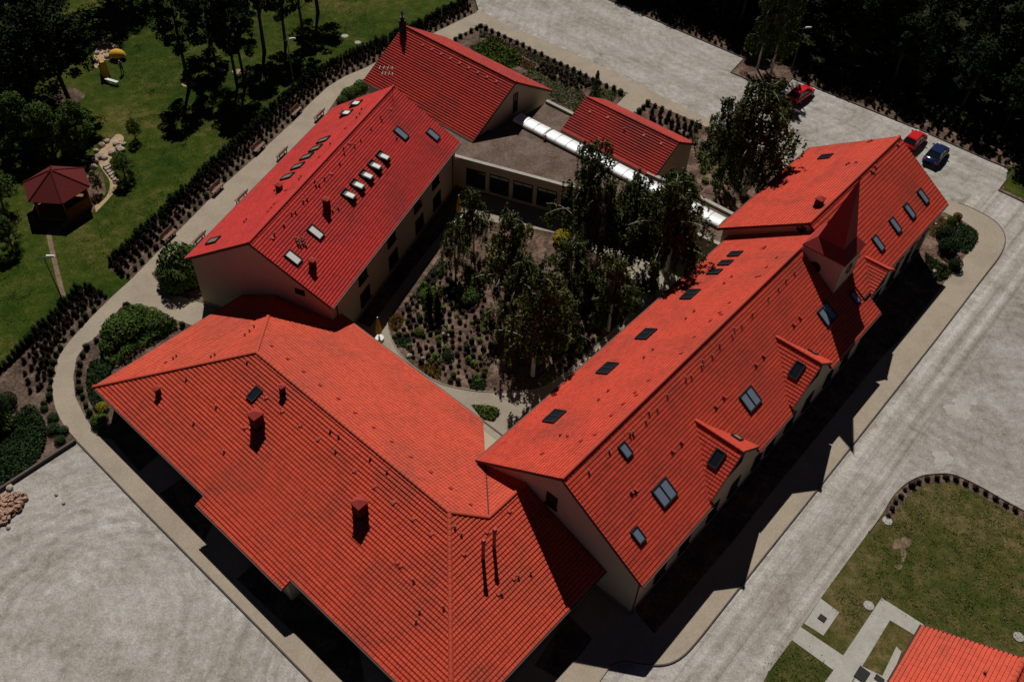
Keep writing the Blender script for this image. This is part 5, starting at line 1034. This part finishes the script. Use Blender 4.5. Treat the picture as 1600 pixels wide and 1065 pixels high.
# cars
CARRED = plain('red_car_paint', (0.62, 0.012, 0.02), 0.25, 0.03, 1, 0, .6); CARBLUE = plain('dark_blue_car_paint', (0.012, 0.025, 0.085), 0.2, 0.05, 1, 0, .7)
TYRE = plain('tyre_rubber', (0.015, 0.015, 0.016), 0.8, 0.1); RIM = plain('alloy_rim', (0.45, 0.46, 0.47), 0.3, 0.05, 3, .8); TAIL = plain('tail_light', (0.4, 0.01, 0.01), .3, .05); HEADL = glassmat('head_light', (.7, .72, .75), .1, .8)
def car(px, label, paint, rz, L=4.15, wd=1.70, hatch=True):
    p = G(px, .7)[:2]; r = empty('parked_car', (p[0], p[1], .024), rz); tag(r, label, 'car', 'cars parked at the forest kerb')
    xs = [-L / 2, -L / 2 + .12, -L * .36, -L * .12, L * .16, L * .30, L / 2 - .25, L / 2]; zt = [.62, .86, .92, .92, .92, .86, .72, .55]; zb = [.36, .26, .22, .22, .22, .22, .26, .34]; hw = [.70, .80, .85, .85, .85, .84, .78, .60]
    v = []; n = 8
    for x_, a, b, h_ in zip(xs, zt, zb, hw):
        h_ *= wd / 1.7; m_ = (a + b) / 2
        v += [(x_, -h_ * .9, b), (x_, -h_, m_ - .05), (x_, -h_ * .97, a - .12), (x_, -h_ * .86, a), (x_, h_ * .86, a), (x_, h_ * .97, a - .12), (x_, h_, m_ - .05), (x_, h_ * .9, b)]
    f = [(k * n + i, k * n + (i + 1) % n, (k + 1) * n + (i + 1) % n, (k + 1) * n + i) for k in range(7) for i in range(n)] + [tuple(range(n)), tuple(range(8 * n - 1, 7 * n - 1, -1))]
    mb = MB(); mb.add(v, f); mb.build('body', paint, r, True)
    g = MB(); x0, x1, x2, x3 = (-L * .46 if hatch else -L * .38), (-L * .34 if hatch else -L * .24), L * .06, L * .27; w0, w1 = .74 * wd / 1.7, .60 * wd / 1.7
    g.add([(x0, -w0, .9), (x3, -w0, .88), (x3, w0, .88), (x0, w0, .9), (x1, -w1, 1.40), (x2, -w1, 1.42), (x2, w1, 1.42), (x1, w1, 1.40)], [(4, 5, 6, 7), (0, 1, 5, 4), (1, 2, 6, 5), (2, 3, 7, 6), (3, 0, 4, 7)]); g.build('window_glass', GLASS, r)
    rf = MB(); rf.hexa([(x1 - .06, -w1 - .03, 1.38), (x2 + .06, -w1 - .03, 1.39), (x2 + .06, w1 + .03, 1.39), (x1 - .06, w1 + .03, 1.38), (x1 + .05, -w1 + .05, 1.47), (x2 - .05, -w1 + .05, 1.48), (x2 - .05, w1 - .05, 1.48), (x1 + .05, w1 - .05, 1.47)]); rf.build('roof', paint, r, False)
    pl_ = MB()
    for s_ in (-1, 1):
        for (xa, xb) in ((x1, x0), (x2, x3), ((x1 + x2) / 2, (x1 + x2) / 2 + .05)): pl_.cone((xa, s_ * w1, 1.40), (xb, s_ * (w0 + .01), .88), .035, .035, 5)
    pl_.build('pillar', paint, r)
    for sx_ in (-L * .31, L * .31):
        for sy_ in (-1, 1):
            w_ = MB(); y_ = sy_ * .78 * wd / 1.7; w_.cone((sx_, y_ - .1, .31), (sx_, y_ + .1, .31), .31, .31, 16); o = w_.build('wheel', TYRE, r); q_ = MB(); q_.cone((sx_, y_ + sy_ * .1, .31), (sx_, y_ + sy_ * .115, .31), .2, .19, 12); q_.build('rim', RIM, o)
    for sy_ in (-1, 1):
        h_ = MB(); h_.box(L / 2 - .22, L / 2 - .04, sy_ * .55 - .14, sy_ * .55 + .14, .56, .70); h_.build('headlight', HEADL, r)
        t_ = MB(); t_.box(-L / 2 - .01, -L / 2 + .1, sy_ * .62 - .1, sy_ * .62 + .1, .62, .80); t_.build('tail_light', TAIL, r)
        m_ = MB(); m_.box(L * .2, L * .24, sy_ * .88 - .08, sy_ * .88 + .08, .9, 1.02); m_.build('mirror', paint, r)
car((1252, 145), 'red hatchback half hidden by the weeping birch, parked at the kerb', CARRED, THC - .05); car((1430, 217), 'red hatchback parked behind the hall roof end, left of the blue car', CARRED, THC - .02, 3.9, 1.65); car((1464, 239), 'dark blue car parked right of a red hatchback', CARBLUE, THC + .04, 4.3, 1.72, False)
# gazebo
def gazebo():
    c = (-44.9, 70.28); R = 3.27; r = empty('gazebo', (*c, 0)); tag(r, 'hexagonal wooden gazebo with maroon shingle roof on the lawn', 'gazebo')
    ang = [math.radians(-120 + 60 * i) for i in range(6)]; rf = MB(); lo = [(R * math.cos(a), R * math.sin(a), 2.4) for a in ang]; ap = (0, 0, 4.15)
    rf.add(lo + [(p[0] * .97, p[1] * .97, 2.28) for p in lo] + [ap], [(i, (i + 1) % 6, 12) for i in range(6)] + [(6 + i, 6 + (i + 1) % 6, (i + 1) % 6, i) for i in range(6)] + [(11, 10, 9, 8, 7, 6)])
    ro = rf.build('roof', SHINGLE, r)
    for i in range(6): ridge_caps(ro, (lo[i][0] * .99, lo[i][1] * .99, 2.44), (0, 0, 4.17), SHINGLE, .09, 'hip_cap')
    q = R * .84; base = [(q * math.cos(a), q * math.sin(a)) for a in ang]; fl = MB(); fl.prism([(p[0] * 1.05, p[1] * 1.05) for p in base], 0, .15); fl.build('floor', LOGW, r)
    for i in range(6):
        po = MB(); po.cone((*base[i], .1), (*base[i], 2.35), .09, .09, 8); po.build('post', LOGW, r)
        if i == 0: continue
        a, b = np.array(base[i]), np.array(base[(i + 1) % 6]); d = (b - a) / np.linalg.norm(b - a); o_ = np.array([d[1], -d[0]])
        for k in range(5):
            z_ = .2 + .2 * k; lg = MB(); lg.cone((*(a + d * .08), z_ + .1), (*(b - d * .08), z_ + .1), .095, .095, 8); lg.build('wall_log', LOGW, r)
        bm_ = MB(); bm_.cone((*a, 2.22), (*b, 2.22), .07, .07, 6); bm_.build('beam', LOGW, r)
    tb = MB(); tb.cone((0, 0, .75), (0, 0, .8), .6, .6, 14); tb.cone((0, 0, .15), (0, 0, .75), .08, .08, 8); tbo = tb.build('round_table', WOOD, None); tbo.location = (*c, 0.0); tag(tbo, 'round wooden table standing inside the gazebo', 'table')
gazebo()
# stones
def rock_me(seed, r=1.0):
    rg = np.random.default_rng(seed); bm = bmesh.new(); bmesh.ops.create_icosphere(bm, subdivisions=1, radius=r)
    for v in bm.verts: v.co *= rg.uniform(.75, 1.2); v.co.z *= .65
    me = bpy.data.meshes.new('boulder'); bm.to_mesh(me); bm.free(); me.materials.append(STONE); return me
RK = [rock_me(300 + i) for i in range(4)]
def rock(px, r, label, z=.03, group=None):
    o = link(bpy.data.objects.new('boulder', RK[int(rng.integers(4))])); p = G(px)[:2]; o.location = (p[0], p[1], z + r * .35); o.scale = (r, r, r); o.rotation_euler = (0, 0, rng.uniform(0, 6)); tag(o, label, 'boulder', group)
rock((16, 763), .32, 'largest boulder between rubble heap and dark kerb'); rock((28, 773), .28, 'dark boulder on top of the rubble heap', .2); rock((14, 825), .2, 'lone stone below the rubble heap on the gravel'); rock((88, 773), .14, 'upper of two small stones lying on the open gravel yard'); rock((100, 786), .16, 'lower of two small stones lying on the open gravel yard')
rg_ = np.random.default_rng(9); V_ = []; F_ = []
W_ = gp([(-40, 800), (0, 778), (40, 772), (42, 784), (28, 802), (10, 818), (-40, 838)]); lo_, hi_ = np.min(W_, 0), np.max(W_, 0); k_ = 0
while k_ < 420:
    p = rg_.uniform(lo_, hi_)
    if not inpoly(p, W_): continue
    k_ += 1; r = rg_.uniform(.06, .17); b_ = len(V_); q = rg_.normal(0, 1, (8, 3)) * .18
    cs = np.array([(x_, y_, z_) for z_ in (-.7, .7) for (x_, y_) in ((-1, -.7), (1, -.7), (1, .7), (-1, .7))]) + q; a = rg_.uniform(0, 6.28); cs = np.stack([cs[:, 0] * math.cos(a) - cs[:, 1] * math.sin(a), cs[:, 0] * math.sin(a) + cs[:, 1] * math.cos(a), cs[:, 2]], 1) * r
    V_ += (cs + np.array([p[0], p[1], .05 + rg_.random() * .35])).tolist(); F_ += [[b_ + i for i in t] for t in ((3, 2, 1, 0), (4, 5, 6, 7), (0, 1, 5, 4), (1, 2, 6, 5), (2, 3, 7, 6), (3, 0, 4, 7))]
o = link(bpy.data.objects.new('rubble_heap', meshdata('rubble_heap', V_, F_, BRICKR))); tag(o, 'heap of broken brick rubble at the left edge of the gravel yard', 'rubble', None, 'stuff')
st = empty('stone_steps', (*G((172, 275))[:2], 0)); tag(st, 'flight of pale stone steps beside the small conifer near the gazebo', 'steps'); so_ = np.array(st.location)
for i in range(7):
    a, b = G((161 + 2.9 * i, 262 + 4.2 * i)), G((170 + 2.2 * i, 258 + 4.0 * i)); d = b - a; mb = MB(); mb.obox(a - so_, d, np.array([-d[1], d[0], 0]) / np.linalg.norm(d) * -.34, (0, 0, .34 - .035 * i)); mb.build('step', STONE, st)
for i, px in enumerate([(156, 246), (150, 252), (146, 262), (143, 270), (175, 240), (182, 226), (186, 232), (190, 236), (150, 236), (160, 228), (168, 222), (194, 226), (164, 248), (176, 250)]): rock(px, rng.uniform(.25, .5), 'rough boulder edging the sand path behind the stone steps', .03, 'boulders along the sand path')
for i, px in enumerate([(154, 70), (163, 65), (171, 68), (180, 75), (152, 84), (150, 96), (168, 90), (174, 88)]): rock(px, rng.uniform(.25, .45), 'pale boulder edging the sand patch of the play area', .03, 'boulders of the play area')
for i, px in enumerate([(1462, 352), (1478, 345), (1484, 352), (1464, 418), (1459, 426), (1490, 390), (1488, 352)]): rock(px, rng.uniform(.15, .3), 'pale rock among the plants at the hall corner bed', .11, 'rocks of the hall corner bed')
for i, px in enumerate([(694, 523), (700, 526), (716, 354), (737, 333), (660, 562), (640, 558)]): rock(px, rng.uniform(.15, .28), 'pale rock on the mulch in the courtyard bed', .11, 'rocks of the courtyard')
# lids, grates, hatches
def lid(px, r, label, mt, name='manhole_cover', z=.05, sq=None):
    p = G(px)[:2]; mb = MB()
    if sq: mb.box(-sq[0] / 2, sq[0] / 2, -sq[1] / 2, sq[1] / 2, 0, .06)
    else: mb.cone((0, 0, 0), (0, 0, .05), r, r * .97, 20); mb.cone((0, 0, .05), (0, 0, .06), r * .8, r * .78, 20)
    o = mb.build(name, mt); o.location = (p[0], p[1], z); o.rotation_euler = (0, 0, THC); tag(o, label, 'manhole' if not sq else 'hatch')
lid((1386, 814), .38, 'round grey concrete cover near the top of the grass island', CONC); lid((1357, 946), .38, 'round grey cover beside the concrete path bend', CONC); lid((1591, 995), .38, 'round grey cover at the right edge near the corner house', CONC)
lid((539, 57), .45, 'left pale round cover on the lawn behind the hedge', CONC, z=.012); lid((559, 67), .4, 'middle pale round cover on the lawn behind the hedge', CONC, z=.012); lid((572, 72), .4, 'right pale round cover on the lawn behind the hedge', CONC, z=.012)
lid((1284, 966), 0, 'dark square drain grate in the pale concrete slab', IRON, 'drain_grate', .087, (.45, .5)); lid((1346, 1054), 0, 'black square cellar hatch by the concrete path', IRON, 'cellar_hatch', .087, (.95, .75)); lid((1373, 1061), 0, 'small black hatch beside the corner house wall', IRON, 'cellar_hatch', .087, (.4, .6))
# play area
def play():
    p = G((185, 92))[:2]; r = empty('play_canopy', (*p, 0)); tag(r, 'rounded yellow play canopy on the lawn beside a standing person', 'canopy'); v = []; N = 14
    for k in range(5):
        t = k / 4 * math.pi / 2
        for i in range(N): a = 2 * math.pi * i / N; v.append((1.0 * math.cos(t) * math.cos(a), .75 * math.cos(t) * math.sin(a), .45 + .75 * math.sin(t)))
    m_ = MB(); m_.add(v, [(k * N + i, k * N + (i + 1) % N, (k + 1) * N + (i + 1) % N, (k + 1) * N + i) for k in range(4) for i in range(N)]); m_.build('canopy_cloth', YEL, r, True)
    for a in (.6, 2.2, 3.9, 5.4): l = MB(); l.cone((.85 * math.cos(a), .62 * math.sin(a), 0), (.85 * math.cos(a), .62 * math.sin(a), .6), .03, .03, 6); l.build('leg', IRON, r)
    p = G((167, 120))[:2]; s = empty('play_slide', (*p, .012), 2.2); tag(s, 'steep yellow play slide left of the canopy', 'slide')
    m_ = MB(); m_.hexa([(-.2, -.35, 0), (1.1, -.3, 0), (1.1, .3, 0), (-.2, .35, 0), (-.1, -.25, 1.9), (.15, -.2, 1.9), (.15, .2, 1.9), (-.1, .25, 1.9)]); m_.build('slide_body', YEL, s)
    for y_ in (-.42, .36): e = MB(); e.hexa([(-.2, y_, 0), (1.2, y_, 0), (1.2, y_ + .06, 0), (-.2, y_ + .06, 0), (-.1, y_ * .7, 2.05), (.2, y_ * .7, 2.05), (.2, y_ * .7 + .06, 2.05), (-.1, y_ * .7 + .06, 2.05)]); e.build('side_rail', YEL, s)
    p = G((176, 131))[:2]; b = empty('white_bench', (*p, .012), -.35); tag(b, 'low white bench at the edge of the tree shade on the lawn', 'bench')
    m_ = MB(); m_.box(-.85, .85, -.18, .18, .4, .46); m_.build('seat', WHITE, b)
    for x_ in (-.65, .65): l = MB(); l.box(x_ - .05, x_ + .05, -.15, .15, 0, .4); l.build('leg', WHITE, b)
play()
# person by the play canopy: one skinned body, clothes and hair as materials of zones
def person():
    p = G((192, 115))[:2]
    J = [((0, 0, .92), .13), ((0, 0, 1.12), .13), ((0, 0, 1.33), .15), ((0, 0, 1.46), .065), ((0, .01, 1.58), .095), ((0, .015, 1.69), .08),
         ((-.10, 0, .86), .10), ((-.11, .03, .48), .065), ((-.11, 0, .08), .045), ((-.11, .14, .04), .04), ((.10, 0, .86), .10), ((.12, -.02, .48), .065), ((.13, -.06, .08), .045), ((.13, .08, .04), .04),
         ((-.19, 0, 1.38), .06), ((-.25, .0, 1.10), .045), ((-.24, .14, .90), .035), ((-.235, .19, .84), .035), ((.19, 0, 1.38), .06), ((.30, .08, 1.15), .045), ((.42, .22, 1.08), .035), ((.46, .27, 1.07), .035)]
    Ed = [(0, 1), (1, 2), (2, 3), (3, 4), (4, 5), (0, 6), (6, 7), (7, 8), (8, 9), (0, 10), (10, 11), (11, 12), (12, 13), (2, 14), (14, 15), (15, 16), (16, 17), (2, 18), (18, 19), (19, 20), (20, 21)]
    me = bpy.data.meshes.new('person'); me.from_pydata([j[0] for j in J], Ed, []); o = link(bpy.data.objects.new('person', me)); o.location = (p[0], p[1], .012); o.rotation_euler = (0, 0, .9)
    mt, nt, bs, nd, lk = nodes('person_clothes'); tc = nd.new('ShaderNodeTexCoord'); sx = nd.new('ShaderNodeSeparateXYZ'); lk.new(tc.outputs['Object'], sx.inputs[0]); mr = nd.new('ShaderNodeMath'); mr.operation = 'DIVIDE'; mr.inputs[1].default_value = 1.8; lk.new(sx.outputs[2], mr.inputs[0])
    rp = nd.new('ShaderNodeValToRGB'); rp.color_ramp.interpolation = 'CONSTANT'; e = rp.color_ramp.elements; st_ = [(0, (.02, .02, .022)), (.05, (.03, .035, .05)), (.52, (.16, .19, .23)), (.79, (.5, .34, .27)), (.91, (.62, .56, .48))]
    while len(e) < len(st_): e.new(.5)
    for i, (a, c) in enumerate(st_): e[i].position = a; e[i].color = (*c, 1)
    lk.new(mr.outputs[0], rp.inputs[0]); lk.new(rp.outputs[0], bs.inputs['Base Color']); bs.inputs['Roughness'].default_value = .8; me.materials.append(mt)
    sk = o.modifiers.new('skin', 'SKIN'); o.modifiers.new('sub', 'SUBSURF').levels = 1; o.modifiers['sub'].render_levels = 2
    for i, j in enumerate(J): me.skin_vertices[0].data[i].radius = (j[1], j[1])
    me.skin_vertices[0].data[0].use_root = True
    tag(o, 'person in grey top and dark trousers standing by the yellow canopy', 'person')
    # separate fingers on both hands
    f = MB()
    for (w, d) in (((-.235, .19, .84), Vector((.05, .3, -1))), ((.46, .27, 1.07), Vector((.75, .65, -.1)))):
        d.normalize(); a = d.orthogonal().normalized()
        for k, ln_ in enumerate((.07, .08, .078, .06)): q = Vector(w) + a * (k - 1.5) * .019 + d * .02; f.cone(q, q + d * ln_ * .6, .009, .008, 5); f.cone(q + d * ln_ * .6, q + d * ln_ + Vector((0, 0, -.015)), .008, .006, 5)
        q = Vector(w) + a * .035; f.cone(q, q + d * .05 + a * .025, .010, .007, 5)
    f.build('fingers', plain('skin', (.5, .34, .27), .6, .05), o)
person()
# white flower tubs and a pale low table by the far parasol
tbm = MB(); tbm.cone((0, 0, .0), (0, 0, .5), .26, .34, 12); o = tbm.build('flower_tub', WHITE); p = G((713, 352))[:2]; o.location = (p[0], p[1], .095); tag(o, 'white flower tub beside the far parasol base', 'tub')
